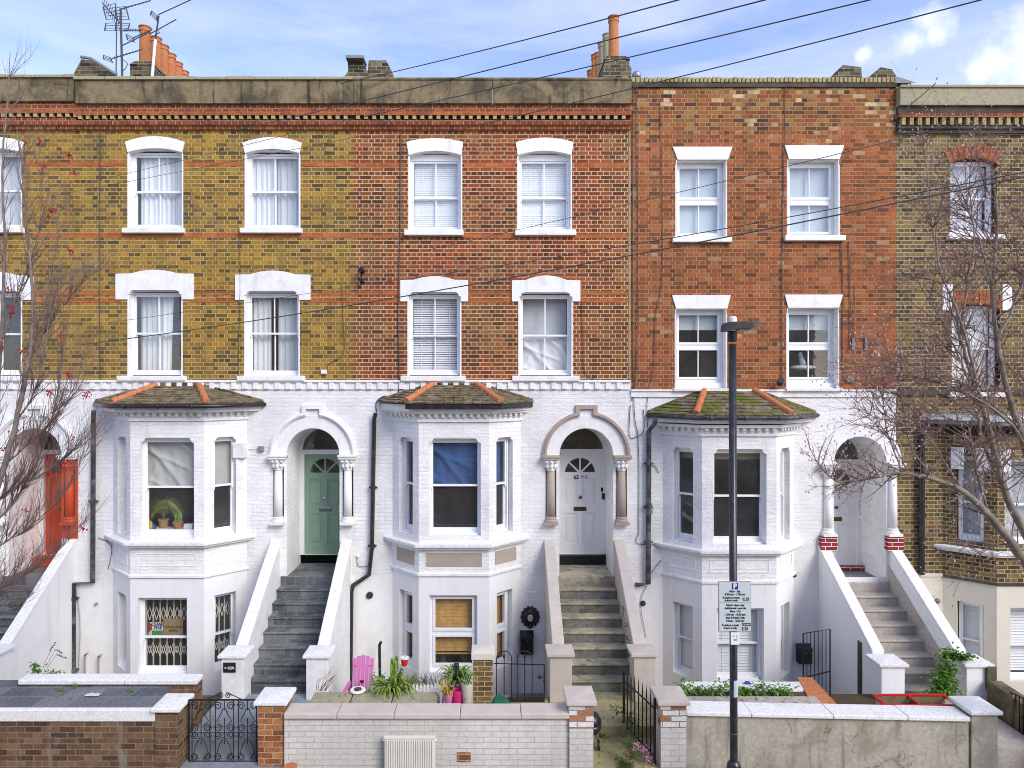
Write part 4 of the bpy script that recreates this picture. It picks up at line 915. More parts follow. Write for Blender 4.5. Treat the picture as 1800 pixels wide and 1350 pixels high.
for k,(a,b,c,d) in enumerate(wins):
    w=window(H8,F0,a+.01,b-.01,c+.02,d-.02,rec=.12)
    curtain(w,F0,a+.05,b-.05,c,d,.3,'net',6)
    sl_=sill(H8,a-.08,b+.10,c-.085,c+.005)
    m=M(); cx=(a+b)/2; n=9
    for i in range(n):
        th=R(90+ (i-(n-1)/2)*-6.2); r0,r1=.95,1.19; zc_=d-.93; 
        dth=R(2.75)
        m.slab([(cx+r0*math.cos(th+dth),zc_+r0*math.sin(th+dth)),(cx+r0*math.cos(th-dth),zc_+r0*math.sin(th-dth)),(cx+r1*math.cos(th-dth),zc_+r1*math.sin(th-dth)),(cx+r1*math.cos(th+dth),zc_+r1*math.sin(th+dth))],-.012,.13)
    m.build('brick_arch',K['orangecourse'],H8)
for px0,px1,y0,y1 in ((1656,1674,500,546),(1761,1778,500,546)):
    m=M(); m.box(X(px0),X(px1),-.02,.02,Z(y1),Z(y0)); m.build('white_block',K['wtrim'],H8,bevel=.01)
cornice6(H8,x0,x1,dict(b0=10.246,b1=10.56,c4=10.106,c3=10.03,c2=9.885,c1=9.76,bm='cement2',tiles=0,m1='dark',m2='redcourse',m3='dark'))
m=M(); m.box(x0,x1,-.16,.3,10.56,10.61); m.build('parapet_coping',K['cement2'],H8,bevel=.01)
m=M(); m.box(x0,x1,-.06,.02,Z(693),Z(685)); m.build('string_course',K['dark'],H8)
shell(H8,x0,x1,10.7)
B8=bay(H8,8.316,8.91,10.2,10.8,.55,dict(zs=2.20,zt=4.40,zm=1.62,gz=(2.30,3.85),bz=(-.10,1.2),gx=(9.05,9.85),bx=(9.15,9.98),zc=4.42,um='brown',lm='cream',tm='dark',sm='wcope'))
m=M(); m.prism(bayplan(8.316,8.91,10.2,10.8,.55,.28),4.42,4.62); m.build('bay_roof',K['lead'],H8,bevel=.02)
m=M(); m.prism(bayplan(8.316,8.91,10.2,10.8,.55,.31),4.50,4.60); m.build('fascia_board',K['wtrim'],H8)
ws8=baywins(H8,B8,(9.05,9.85),(9.15,9.98),(2.30,3.85),(-.10,1.2),(.24,.72),3.0,.5,'sash','sash')
for key,F,a,b,w,a2,b2,w2 in ws8:
    curtain(w,F,a+.02,b-.02,2.35,3.8,.28,'netgrey',2.5); blind(w2,F,a2+.02,b2-.02,-.05,1.15,.24,'blind',.05,60,slat=.05)
    for u in (a-.10,b-.10): mm=M(F); mm.box(u,u+.20,-.02,.01,3.60,4.0); mm.build('white_block',K['wtrim'],H8,bevel=.008)
pipe(H8,[(X(1616),-.08,Z(745)),(X(1616),-.07,Z(1008))],'pipe',.05,collars=((X(1616),-.07,Z(905)),))
tie(H8,1647,1056,'lead',.05,'security_light')
# ======== number 58: same yellow brick, orange-red door
H5=thing('terraced_house','yellow brick house with an orange-red door, at the left edge behind the bare tree','house',(-10,0,0),'terraced houses in the row')
x0,x1=bounds[0],bounds[1]
T58=[(-55,38,261,402)]; L58=[(-55,38,511,661)]
wins=[(X(a),X(b),Z(d),Z(c)) for a,b,c,d in T58+L58]
wins+= [(-12.0,-11.1,Z(402),Z(261)),(-12.0,-11.1,Z(661),Z(511))]
facade(H5,x0,x1,Z(668),9.86,wins,'yellow','wbrick',rect(-12.3,-9.9,-.55,4.6),archloop(-8.43,.485,1.60,3.85),niches(-8.43,.485,(Z(921),3.80)))
for k,(a,b,c,d) in enumerate(wins):
    w_=b-a; cx=(a+b)/2
    if d>6.9: l=bow((a-.05,d-.07+.18),(b+.05,d-.07+.18),.1)+bow((b,d-.07),(a,d-.07),.07)
    else: l=[(a-.22,d-.17),(a-.22,d+.27)]+bow((a+.05,d+.28),(b-.05,d+.28),.07)+[(b+.22,d+.27),(b+.22,d-.17),(b,d-.17),(b,d-.08),(b-.1,d),(a+.1,d),(a,d-.08),(a,d-.17)]
    surround(H5,a,b,c,d,l); w=window(H5,F0,a+.016,b-.016,c+.02,d-.03,rec=.12)
    if d>6.9: curtain(w,F0,a+.05,b-.05,c,d,.3,'netgrey',6)
    else: curtain(w,F0,a+.05,cx-.05,c,d,.3,'netgrey',4)
    sill(H5,a-.08,b+.06,c-.09,c+.005)
Z5={k:(v+.04 if isinstance(v,float) else v) for k,v in ZC.items()}; Z5['c1']=9.83; cornice6(H5,x0,x1,Z5)
bb=M()
for ya,yb in ((284,292),(410,418),(512,519),(525,532)): bb.box(X(44 if ya<500 else 56),X(139),-.004,.005,Z(yb),Z(ya))
bb.build('brick_band',K['band'],H5)
stringcourse(H5,x0,x1,Z(668),Z(684)); shell(H5,x0,x1,10.9)
doorway(H5,-8.43,1.786,3.85,.485,'orangered','wtrim','wtrim',zcap=(Z(921),3.80),rightred='orangered')
m=M(); m.box(-8.43-.48,-8.43+.48,.62,.9,1.61,1.786); m.build('doorstep',K['orangered'],H5,bevel=.01)
m=M(); m.box(-8.43+.470,-8.43+.484,0.02,.84,1.62,3.85); m.slab(rect(-8.43+.486,-7.64,2.30,3.79),-.012,.004,[niches(-8.43,.485,(Z(921),3.80))[1]]); m.build('painted_pier',K['orangered'],H5)
m=M(); m.prism([(-12.3,-.0),(-11.7,-.55),(-10.5,-.55),(-9.9,-.0)],-.6,4.6); m.build('bay_wall',K['wbrick'],H5)
# ---------------------------------------------------------------- ground
g=M(); g.prism([(-60,-60),(60,-60),(60,60),(-60,60)],-1.2,-.66); g.build('ground',K['soil'],kind='structure')
g=M(); g.prism([(-40,-4.0),(40,-4.0),(40,-7.0),(-40,-7.0)],-.5,0); g.build('pavement',K['paving'],kind='structure')
g=M(); g.prism([(-40,-7.0),(40,-7.0),(40,-7.15),(-40,-7.15)],-.5,.004); g.build('kerb',K['cement2'],kind='structure')
g=M(); g.prism([(-40,-7.15),(40,-7.15),(40,-14.5),(-40,-14.5)],-.5,-.12); g.build('road',K['asphalt'],kind='structure')
g=M(); g.prism([(-40,-14.5),(40,-14.5),(40,-17.5),(-40,-17.5)],-.5,0); g.build('far_pavement',K['paving'],kind='structure')
def garden(x0,x1,z,mat,y1=-1.92,y0=-3.44,name='front_garden'):
    g=M(); g.box(x0,x1,y0,y1,-.655,z); return g.build(name,K[mat],kind='structure')
garden(-7.5,-4.22,.28,'soil'); garden(-4.2,-2.72,.30,'slatepath',name='garden_path',y0=-3.3); garden(-4.2,-2.72,.12,'slatepath',name='garden_path',y0=-3.70,y1=-3.3)
garden(-2.7,.0,.14,'soil'); garden(.0,.86,.28,'path',name='garden_path'); 
garden(2.5,5.95,.30,'soil'); garden(5.97,7.4,.26,'stepgrey',name='garden_path',y1=-1.95); garden(7.7,12.6,.05,'path')
garden(-12.7,-7.52,.28,'slate')
g=M(); g.box(.88,2.48,-2.86,-1.90,-.655,.27); g.box(.88,2.48,-3.70,-2.862,-.655,.12); g.build('garden_path',K['path'],kind='structure')
# ---------------------------------------------------------------- front steps
def steps(name,label,xl,xr,zl,n,riser,tread,y0,stm,wallm,copm,piers=True,ztop=2.294,pzt=1.03,pw=.34,land_back=.9,py=-1.79,pd=.38,slope_end=-1.74,zend=1.0,capm=None,gap=.10,wt=.17,sides=(1,1),landx=None,capov=.045):
    T=thing(name,label,'steps',((xl+xr)/2,-1,-.6),'front steps up to the doors')
    l=M(); a,b=landx or (xl+.05,xr-.05); l.box(a,b,0.003,land_back,zl-.2,zl); l.box(xl,xr,y0,.0,-.6,zl); l.build('landing',K[stm],T,bevel=.012)
    r=random.Random(len(label))
    for i in range(1,n):
        z=zl-riser*i; ya=y0-tread*i; s=M()
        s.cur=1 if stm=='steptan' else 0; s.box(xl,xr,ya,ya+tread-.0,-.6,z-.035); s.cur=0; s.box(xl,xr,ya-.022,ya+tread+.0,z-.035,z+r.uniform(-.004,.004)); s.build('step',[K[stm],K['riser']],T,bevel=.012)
    for sgn,x in ((-1,xl-wt/2),(1,xr+wt/2)):
        if not sides[0 if sgn<0 else 1]: continue
        w=M(); zo=-.055
        def pr(a,b,pts):
            A=[w.raw((a,y,z)) for y,z in pts]; B=[w.raw((b,y,z)) for y,z in pts]
            w.face(A); w.face(B[::-1]); 
            for i in range(len(pts)): j=(i+1)%len(pts); w.face([A[j],A[i],B[i],B[j]])
        pr(x-wt/2,x+wt/2,[(0,-.6),(0,ztop+zo),(slope_end,zend+zo),(slope_end,-.6)]); w.build('parapet_wall',K[wallm],T)
        w=M(); c=wt/2+.012; nseg=3
        for k in range(nseg):
            f0,f1=k/nseg,(k+1)/nseg-.004; ya,yb=0+slope_end*f0,slope_end*f1; za,zb=ztop+(zend-ztop)*f0,ztop+(zend-ztop)*f1
            if k==0: ya=.02
            w.hexa([(x-c,ya,za+zo),(x+c,ya,za+zo),(x+c,yb,zb+zo),(x-c,yb,zb+zo)],[(x-c,ya,za),(x+c,ya,za),(x+c,yb,zb),(x-c,yb,zb)])
        w.build('coping',K[copm],T,bevel=.012)
        if piers:
            w=M(); w.box(x-pw/2,x+pw/2,py-pd+.04,py-.0,-.6,pzt-.06); w.build('pier',K[wallm],T,bevel=.01)
            w=M(); o=capov; w.box(x-pw/2-o,x+pw/2+o,py-pd,py+.05,pzt-.06,pzt-.015)
            ax,bx,ay,by=x-pw/2-o,x+pw/2+o,py-pd,py+.05; cx,cy=(ax+bx)/2,(ay+by)/2
            w.hexa([(ax,ay,pzt-.015),(bx,ay,pzt-.015),(bx,by,pzt-.015),(ax,by,pzt-.015)],[(cx-.05,cy-.05,pzt),(cx+.05,cy-.05,pzt),(cx+.05,cy+.05,pzt),(cx-.05,cy+.05,pzt)]); w.build('pier_cap',K[capm or copm],T,bevel=.008)
    return T
S6=steps('front_steps','dark slate front steps between white parapet walls, leading up to the sage green door',-3.90,-2.77,1.61,9,.1725,.235,-.02,'slatestep','wtrim','wcope',pzt=1.01,landx=(-3.30-.48,-3.30+.48))
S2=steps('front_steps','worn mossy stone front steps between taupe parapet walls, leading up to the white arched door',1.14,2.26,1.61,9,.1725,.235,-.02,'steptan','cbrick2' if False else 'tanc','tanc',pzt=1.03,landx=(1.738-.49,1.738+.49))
S4=steps('front_steps','pale grey concrete front steps with white parapets and green ivy, behind the red planter',6.20,7.33,1.50,8,.172,.245,-.05,'stepgrey','wrender','wcope',ztop=2.18,zend=.93,slope_end=-1.80,py=-1.85,pzt=.90,landx=(6.81-.478,6.81+.478),pw=.36)
S5=steps('front_steps','slate front steps with a white parapet leading up to the orange-red door',-9.03,-7.86,1.61,9,.1725,.235,-.02,'slatestep','wrender','wcope',pzt=1.03,landx=(-8.43-.48,-8.43+.48))
# door number plate on the pier of the slate steps
m=M(); q=S6; m.box(-4.12,-3.93,-2.145,-2.130,.73,.88); m.build('number_plate',K['signk'],S6,bevel=.003)
text('< 60A',F0,-4.025,-2.148,.80,.062,K['white'],S6,bold=.001)
# dark strip painted as the shaded doorway slot under the steps of number 64
m=M(); m.box(6.015,6.03,-1.47,-1.36,-.6,.93); m.build('understair_shade_slot',K['dark'],S4)
m=M(); m.box(7.30,7.325,-1.9,-.1,.35,.9); 
a=[(7.322,-.05,1.50),(7.322,-.05,1.80),(7.322,-1.8,.55),(7.322,-1.8,.2)]
m=M(); m.hexa([(7.315,.0,1.35),(7.329,.0,1.35),(7.329,-1.8,.15),(7.315,-1.8,.15)],[(7.315,.0,1.80),(7.329,.0,1.80),(7.329,-1.8,.55),(7.315,-1.8,.55)]); m.build('render_dado',K['stepgrey'],S4)
# ---------------------------------------------------------------- front walls
def pillar(label,x0,x1,y0,y1,zt,bodym,capm,cap=(.05,.05),extra=None,name='gate_pillar',zb=-.1,ct=.07,group=None):
    T=thing(name,label,'pillar',((x0+x1)/2,(y0+y1)/2,zb),group or ('gate pillars along the pavement' if name=='gate_pillar' else None))
    m=M(); m.box(x0,x1,y0,y1,zb,zt-ct); m.build('shaft',K[bodym],T)
    m=M(); a,b,c,d=x0-cap[0],x1+cap[0],y0-cap[1],y1+cap[1]; m.box(a,b,c,d,zt-ct,zt-.02)
    cx,cy=(a+b)/2,(c+d)/2; m.hexa([(a,c,zt-.02),(b,c,zt-.02),(b,d,zt-.02),(a,d,zt-.02)],[(cx-.06,cy-.06,zt-.002),(cx+.06,cy-.06,zt-.002),(cx+.06,cy+.06,zt-.002),(cx-.06,cy+.06,zt-.002)]); m.build('cap',K[capm],T,bevel=.01)
    return T
def lowwall(label,x0,x1,y0,y1,zt,bodym,copm,ct=.07,ov=.04,seg=.9,name='garden_wall',zb=-.1,cat='wall',zt2=None,bev=.012):
    zt2=zt if zt2 is None else zt2; T=thing(name,label,cat,((x0+x1)/2,(y0+y1)/2,zb))
    m=M(); m.hexa([(x0,y0,zb),(x1,y0,zb),(x1,y1,zb),(x0,y1,zb)],[(x0,y0,zt-ct),(x1,y0,zt2-ct),(x1,y1,zt2-ct),(x0,y1,zt-ct)]); m.build('brickwork',K[bodym],T)
    m=M(); x=x0; r=random.Random(int(x0*10)&99)
    while x<x1-.05:
        w=seg*r.uniform(.8,1.15)
        if x+w>x1-.25: w=x1-x
        zA=zt+(zt2-zt)*(x-x0)/(x1-x0); zB=zt+(zt2-zt)*(x+w-x0)/(x1-x0); e=r.uniform(-.004,.004)
        m.hexa([(x+.003,y0-ov,zA-ct),(x+w-.003,y0-ov,zB-ct),(x+w-.003,y1+ov,zB-ct),(x+.003,y1+ov,zA-ct)],[(x+.003,y0-ov,zA+e),(x+w-.003,y0-ov,zB+e),(x+w-.003,y1+ov,zB+e),(x+.003,y1+ov,zA+e)]); x+=w
    m.build('coping',K[copm],T,bevel=bev); return T
# number 60
lowwall('brown brick front wall with a thick white coping, at the lower left corner',-10.5,-4.395,-3.68,-3.64,.90,'gbrick','wcope',ct=.155,ov=.02,seg=9)
T=thing('bin_store_roof','flat blue-grey slate slab behind the white coping at lower left','slab',(-6,-3.3,.7)); m=M(); m.box(-10.4,-4.45,-3.62,-3.205,.2,.892); m.build('slab',K['slate'],T,bevel=.006)
m=M(); m.box(-7.6,-4.55,-3.20,-2.75,.70,.88); m.build('back_slab',K['slate'],T)
lowwall('short inner brick wall with white coping below the barred basement window',-6.70,-4.17,-2.93,-2.77,.97,'gbrick','wcope',ct=.07,ov=.03,seg=1.5)
pillar('brown brick gate pillar with sloping white cap, left of the scrolled iron gate',-4.39,-4.09,-3.70,-3.36,.96,'gbrick','wcope',cap=(.04,.06))
pillar('red brick gate pillar with a white stone cap, between the scrolled iron gate and the cream wall',-3.08,-2.74,-3.62,-3.24,1.0,'rbrick','wcope',cap=(.05,.04))
# number 62
T=lowwall('cream painted brick front wall with a taupe stone coping, in the middle of the photo',-2.72,1.012,-3.66,-3.44,.85,'cbrick','tanc',ct=.07,ov=.045,seg=.8)
m=M(); 
for a,b in ((-2.5,-1.95),(-1.944,-1.38),(-1.374,-.76)): m.box(a+.003,b-.003,-3.385,-2.98,.2,.815)
m.build('planter_slab',K['steptan2'] if 'steptan2' in K else K['cement2'],T,bevel=.02)
m=M(); m.box(-.46,-.28,-3.665,-3.655,.20,.33); m.build('brick_patch',K['rbrick'],T)
def chippil(label,x0,x1,y0,y1,zt):
    T=pillar(label,x0,x1,y0,y1,zt,'cbrick','tanc',cap=(.045,.05)); m=M(); m.box(x0-.003,x1+.003,y0-.004,y1,zt-.38,zt-.07); m.build('chipped_brickwork',K['chipped'],T); return T
chippil('painted brick pillar with flaking paint and taupe cap, left of the mossy path',1.01,1.32,-3.70,-3.30,1.04)
chippil('painted brick pillar with flaking paint and taupe cap, right of the open black railing gate',2.20,2.53,-3.70,-3.30,1.04)
T=pillar('slim brown brick pier with a cream cap, beside the arched garden gate',-.285,.01,-2.32,-2.02,1.12,'ybrick','cream',cap=(.03,.03),name='brick_pier',ct=.12)
# number 64
lowwall('stained cement front wall with a cracked white coping, behind the lamp post',2.535,6.24,-3.66,-3.42,.875,'cwall','wcope',ct=.055,ov=.045,seg=1.0,zt2=.80)
pillar('cement gate pillar with a flat white cap, at the right end of the stained cement wall',6.28,6.62,-3.66,-3.30,.90,'cwall','wcope',cap=(.04,.05))
T=thing('raised_bed','grey slab bed backed by a white ledge under the bay window with white blinds','raised bed',(4.0,-3,.3))
m=M(); m.box(2.56,4.50,-3.36,-3.08,.28,.80); m.build('slab',K['stepgrey'],T,bevel=.01)
m=M(); m.box(2.62,4.56,-3.07,-2.86,.28,.76); m.build('earth',K['soil'],T)
m=M(); m.box(2.78,4.62,-2.85,-2.55,.28,.775); m.build('ledge',K['wcope'],T,bevel=.015)
T=thing('edging_wall','low red brick edging wall laid with bricks on edge, running back beside the stair wall','wall',(4.6,-3,.2))
a,b,c,d=Vector((4.375,-3.27,0)),Vector((4.70,-3.27,0)),Vector((4.76,-2.42,0)),Vector((4.56,-2.42,0))
m=M(); m.hexa([p+Vector((0,0,-.1)) for p in (a,b,c,d)],[p+Vector((0,0,.70)) for p in (a,b,c,d)]); m.build('brickwork',K['gbrick'],T)
m=M(); n=11
for i in range(n):
    f0,f1=i/n+.008,(i+1)/n-.008; m.hexa([a.lerp(d,f0)+Vector((-.01,0,.70)),b.lerp(c,f0)+Vector((.01,0,.70)),b.lerp(c,f1)+Vector((.01,0,.70)),a.lerp(d,f1)+Vector((-.01,0,.70))],[a.lerp(d,f0)+Vector((-.01,0,.785)),b.lerp(c,f0)+Vector((.01,0,.785)),b.lerp(c,f1)+Vector((.01,0,.785)),a.lerp(d,f1)+Vector((-.01,0,.785))])
m.build('brick_on_edge',K['rbrick2'] if 'rbrick2' in K else K['terracotta'],T,bevel=.008)
T=thing('boundary_wall','bare grey cement wall sloping away from the ivy covered pier on the right','wall',(7.7,-3,.0))
m=M(); m.hexa([(7.50,-2.25,-.6),(7.72,-2.25,-.6),(7.72,-4.0,-.6),(7.46,-4.0,-.6)],[(7.50,-2.25,.66),(7.72,-2.25,.66),(7.72,-4.0,.58),(7.50,-4.0,.58)]); m.build('brickwork',K['cement'],T,bevel=.02)
m=M(); m.box(7.52,7.66,-2.24,-2.10,.5,.86); m.build('stub',K['stonemoss'],T)
# red rimmed planter box
T=thing('planter_box','long wooden planter box with bright red painted rim, behind the white coping','planter',(5.9,-3.1,.4))
m=M(); m.box(5.42,6.40,-3.20,-3.17,.55,.70); m.box(5.42,6.40,-2.95,-2.92,.55,.72); m.box(5.42,6.40,-3.17,-2.95,.55,.60); m.box(5.92,5.94,-3.17,-2.95,.6,.7); m.build('boards',K['wood'],T)
m=M()
for a_ in ((5.40,6.42,-3.215,-3.185,.71,.735),(5.40,6.42,-2.94,-2.91,.73,.755),(5.40,5.43,-3.185,-2.94,.72,.745),(6.39,6.42,-3.185,-2.94,.72,.745),(5.88,5.91,-3.185,-2.94,.715,.74)): m.box(*a_)
m.box(5.38,5.43,-3.23,-3.16,.45,.74); m.build('red_rim',K['redp'],T)
# ---------------------------------------------------------------- iron gates
def scroll(m,cx,y,cz,r,sgn,turn=1.6,n=22,up=1,rad=.006):
    pts=[]
    for i in range(n+1):
        t=i/n; a=turn*2*math.pi*t; rr=r*(1-.78*t); pts.append((cx+sgn*(r-rr*math.cos(a))*1.0-sgn*r+sgn*0, y, cz+up*rr*math.sin(a)))
    m.tube(pts,rad,5)
T=thing('iron_gate','scrolled black wrought iron gate between the brown and the red brick pillars','gate',(-3.58,-3.5,.05))
y=-3.5; xa,xb=-4.04,-3.10; zt=.94
m=M(); m.tube([(xa,y,.05),(xa,y,zt)],.011,6); m.tube([(xb,y,.05),(xb,y,zt)],.011,6); m.tube([(xa,y,zt),(xb,y,zt)],.012,6); m.tube([(xa,y,.12),(xb,y,.12)],.011,6)
m.build('gate_frame',K['iron'],T)
m=M(); cc=[xa+.16,(xa+xb)/2,xb-.16]
for c in cc:
    for dx in (-.12,.12): m.tube([(c+dx,y,.12),(c+dx,y,zt)],.0065,5)
    for s_ in (-1,1):
        scroll(m,c+s_*.085,y,zt-.08,.055,-s_); scroll(m,c+s_*.085,y,.56,.055,-s_); scroll(m,c+s_*.085,y,.47,.055,-s_,up=-1); scroll(m,c+s_*.085,y,.18,.05,-s_)
        m.tube([(c+s_*.015,y,zt-.11),(c+s_*.05,y,zt-.20),(c+s_*.10,y,.66),(c+s_*.02,y,.58)],.006,5); m.tube([(c+s_*.015,y,.44),(c+s_*.07,y,.33),(c+s_*.10,y,.22),(c+s_*.03,y,.15)],.006,5)
    m.tube([(c,y,.35),(c,y,.70)],.006,5); m.tube([(c,y,zt-.14),(c,y,zt)],.006,5)
for s_ in (-1,1):
    m.tube([((xa+xb)/2+s_*.03,y,zt+.10),((xa+xb)/2+s_*.12,y,zt+.06),((xa+xb)/2+s_*.22,y,zt+.012)],.007,5); scroll(m,(xa+xb)/2+s_*.05,y,zt+.055,.042,-s_)
m.tube([(xa,y,.5),(xb,y,.5)],.006,5)
m.build('scrollwork',K['iron'],T)
T=thing('garden_gate','low black garden gate with hooped tops beside the slim brick pier','gate',(.43,-2.1,.28))
y=-2.12; m=M(); xa,xb=.03,.80
m.tube([(xa,y,.86),(xb,y,.84)],.009,6); m.tube([(xb,y,.84),(xb,y,.29)],.009,6); m.tube([(xa,y,.33),(xb,y,.33)],.008,6)
for c in (.185,.50):
    m.tube([(c-.115,y,.30),(c-.115,y,.94)]+[(c-.115*math.cos(R(a)),y,.94+.11*math.sin(R(a))) for a in range(20,180,20)]+[(c+.115,y,.94),(c+.115,y,.30)],.0075,6)
    m.tube([(c,y,.30),(c,y,.96)],.0075,5); m.tube([(c,y,.95),(c,y,.99),(c,y,1.04)],[.02,.013,.001],6)
m.build('gate_frame',K['iron'],T)
m=M(); m.tube([(.70,y-.02,.66),(.80,y-.02,.66)],.008,6); m.ball((.73,y-.02,.66),.028); m.ball((.80,y-.02,.60),.022); m.build('latch',K['iron'],T)
T=thing('railing_gate','open black spiked railing gate leaning over the mossy path beside the flaking pillar','gate',(2.1,-3.3,.1))
p0=Vector((2.14,-3.62,0)); p1=Vector((1.90,-2.75,0)); m=M()
for z in (.25,.88): m.tube([p0+Vector((0,0,z)),p1+Vector((0,0,z))],.012,6)
for p in (p0,p1): m.tube([p+Vector((0,0,.15)),p+Vector((0,0,1.02))],.018,6)
m.build('gate_frame',K['iron'],T)
for i in range(1,8):
    p=p0.lerp(p1,i/8); m=M(); m.tube([p+Vector((0,0,.20)),p+Vector((0,0,.98)),p+Vector((0,0,1.08))],[.009,.009,.002],6); m.build('bar',K['iron'],T)
T=thing('side_gate','tall narrow black barred gate standing open against the pale blue stair wall','gate',(5.2,-1.5,-.6))
p0=P(1412,1186,11.2); p1=P(1459,1180,10.6); m=M()
p0.z=p1.z=0
zt_=.0
z0=Z(1190,11.2); z1=Z(1113,11.2); 
a0=Vector((p0.x,p0.y,Z(1192,11.2))); a1=Vector((p0.x,p0.y,Z(1113.5,11.2))); b0=Vector((p1.x,p1.y,Z(1229,10.6))); b1=Vector((p1.x,p1.y,Z(1106,10.6)))
m.tube([a0,a1,b1,b0],.012,6); am=a0.lerp(a1,.01); bm=Vector((p1.x,p1.y,Z(1180,10.6))); m.tube([am,bm],.010,6); m.build('gate_frame',K['iron'],T)
for i in range(1,7):
    f=i/7; t_=a1.lerp(b1,f); l_=a0.lerp(b0,f); m=M(); m.tube([t_,l_],.007,5); m.build('bar',K['iron'],T)
T=thing('iron_railing','black iron railing with dull bars at the far right edge','railing',(8,-3,0))
for i in range(6):
    p=P(1779+i*6.5,1217+i*3,9.9-i*.12); m=M(); m.tube([(p.x,p.y,0),p],.009,5); m.build('bar',K['iron'],T)
m=M(); q0=P(1776,1217,9.95); q1=P(1830,1243,9.2); m.tube([q0,q1],.011,6); m.tube([q0-Vector((0,0,.28)),q1-Vector((0,0,.28))],.010,6); m.build('rail',K['iron'],T)
# ---------------------------------------------------------------- things in the front gardens
# pink slatted garden chair
T=thing('garden_chair','pink slatted garden chair with a dark red heart on its back, against the white wall','chair',(-1.95,-2.2,.28))
cx=-1.99; yb=-2.05; m=M()
def slat(a,b,w0,w1,th=.015):
    m=M(); m.hexa([a+Vector((-w0/2,0,0)),a+Vector((w0/2,0,0)),a+Vector((w0/2,th,0)),a+Vector((-w0/2,th,0))],[b+Vector((-w1/2,0,0)),b+Vector((w1/2,0,0)),b+Vector((w1/2,th,0)),b+Vector((-w1/2,th,0))]); m.build('back_slat',K['pink'],T,bevel=.004)
for i in range(5):
    f=(i-2); slat(Vector((cx+f*.052,yb-.10,.36)),Vector((cx-.03+f*.070,yb+.16,.895-abs(f)**1.7*.016)),.046,.064)
m=M(); m.box(cx-.16,cx+.14,yb-.10,yb-.08,.42,.45); m.box(cx-.16,cx+.13,yb+.10,yb+.12,.74,.76); m.build('back_rail',K['pink'],T)
for i in range(4): m=M(); m.box(cx-.21,cx+.21,yb-.58+i*.115,yb-.58+i*.115+.095,.34-i*.012,.355-i*.012); m.build('seat_slat',K['pink'],T)
for s_ in (-1,1):
    m=M(); m.hexa([(cx+s_*.26-.035,yb-.50,.50+s_*.04),(cx+s_*.26+.035,yb-.50,.50+s_*.04),(cx+s_*.23+.03,yb+.05,.54+s_*.04),(cx+s_*.23-.03,yb+.05,.54+s_*.04)],[(cx+s_*.26-.035,yb-.50,.52+s_*.04),(cx+s_*.26+.035,yb-.50,.52+s_*.04),(cx+s_*.23+.03,yb+.05,.56+s_*.04),(cx+s_*.23-.03,yb+.05,.56+s_*.04)]); m.build('armrest',K['pink'],T,bevel=.005)
    for yy in (-.58,-.02): m=M(); m.box(cx+s_*.23-.02,cx+s_*.23+.02,yb+yy+.08,yb+yy+.15,.14,.51); m.build('leg',K['pink'],T)
m=M(); pts=[]
for i in range(24):
    t=i/24*6.283; pts.append((cx+.0+.0022*16*math.sin(t)**3, .60+.0022*(13*math.cos(t)-5*math.cos(2*t)-2*math.cos(3*t)-math.cos(4*t))))
m.slab(pts,yb-.125,yb-.11); m.build('heart_ornament',plain('dark_red',(.30,.01,.03),.4),T)
def pot(label,p,r0,r1,h,mat,name='plant_pot',cat='plant pot',rim=True):
    T=thing(name,label,cat,p); m=M(); m.lathe(p,[(r0,0),(r1,h*.85)]+([(r1*1.1,h*.85),(r1*1.1,h)] if rim else [(r1,h)])+[(r1*.9,h),(r1*.85,h-.02)],18); m.build('pot',K[mat],T,smooth=False); 
    s=M(); s.lathe(Vector(p)+Vector((0,0,h-.03)),[(r1*.88,0),(r1*.8,.008)],14); s.build('compost',K['soil'],T); return T
def spider(T,p,n,L,seed,mat='spider',w=.024,rise=.16,zjit=.04,sx=1):
    r=random.Random(seed); m=M()
    for i in range(n):
        a=r.uniform(0,6.283); l=L*r.uniform(.55,1.1); m.blade(Vector(p)+Vector((r.uniform(-.04,.04),r.uniform(-.04,.04),0)),(math.cos(a)*sx,math.sin(a)),l,w*r.uniform(.7,1.2),rise*r.uniform(.4,1.5),7)
    m.build('leaves',K[mat],T)
def tuft(T,p,n,h,spread,seed,mat='leaf',ls=.05,name='leaves'):
    r=random.Random(seed); m=M()
    for i in range(n):
        q=Vector(p)+Vector((r.uniform(-spread,spread),r.uniform(-spread*.6,spread*.6),r.uniform(0,h)*r.random()**.5)); m.leaf(q,(r.uniform(-1,1),r.uniform(-1,.4),r.uniform(-.2,1)),ls*r.uniform(.6,1.3),ls*.5,.2)
    m.build(name,K[mat],T)
p=P(693,1216,9.75); T=pot('large clump of green spider plant behind the cream coping, right of the pink chair',(p.x,p.y,.42),.12,.16,.30,'greyplant',name='spider_plant',cat='plant'); spider(T,(p.x-.04,p.y,.76),90,.42,3,w=.036,rise=.13); spider(T,(p.x+.12,p.y+.02,.76),50,.34,13,w=.034,rise=.12); spider(T,(p.x-.16,p.y+.02,.76),30,.26,14,w=.032,rise=.10); spider(T,(p.x+.02,p.y+.05,.76),22,.14,4,w=.042,rise=.36)
p=P(800,1216,9.6); T=pot('spider plant trailing over its dark pot below the bamboo blind window',(p.x+.02,p.y+.12,.40),.10,.13,.48,'black',name='spider_plant',cat='plant'); spider(T,(p.x+.02,p.y+.12,.93),80,.34,9,w=.032,rise=.15)
p=P(788,1226,9.45); T=pot('small bright pink plant pot with yellowing leaves',(p.x,p.y,.69),.045,.06,.17,'pink'); tuft(T,(p.x-.03,p.y,.88),26,.14,.07,5,'straw',.09); spider(T,(p.x,p.y,.86),12,.18,6,'straw',.02,.10)
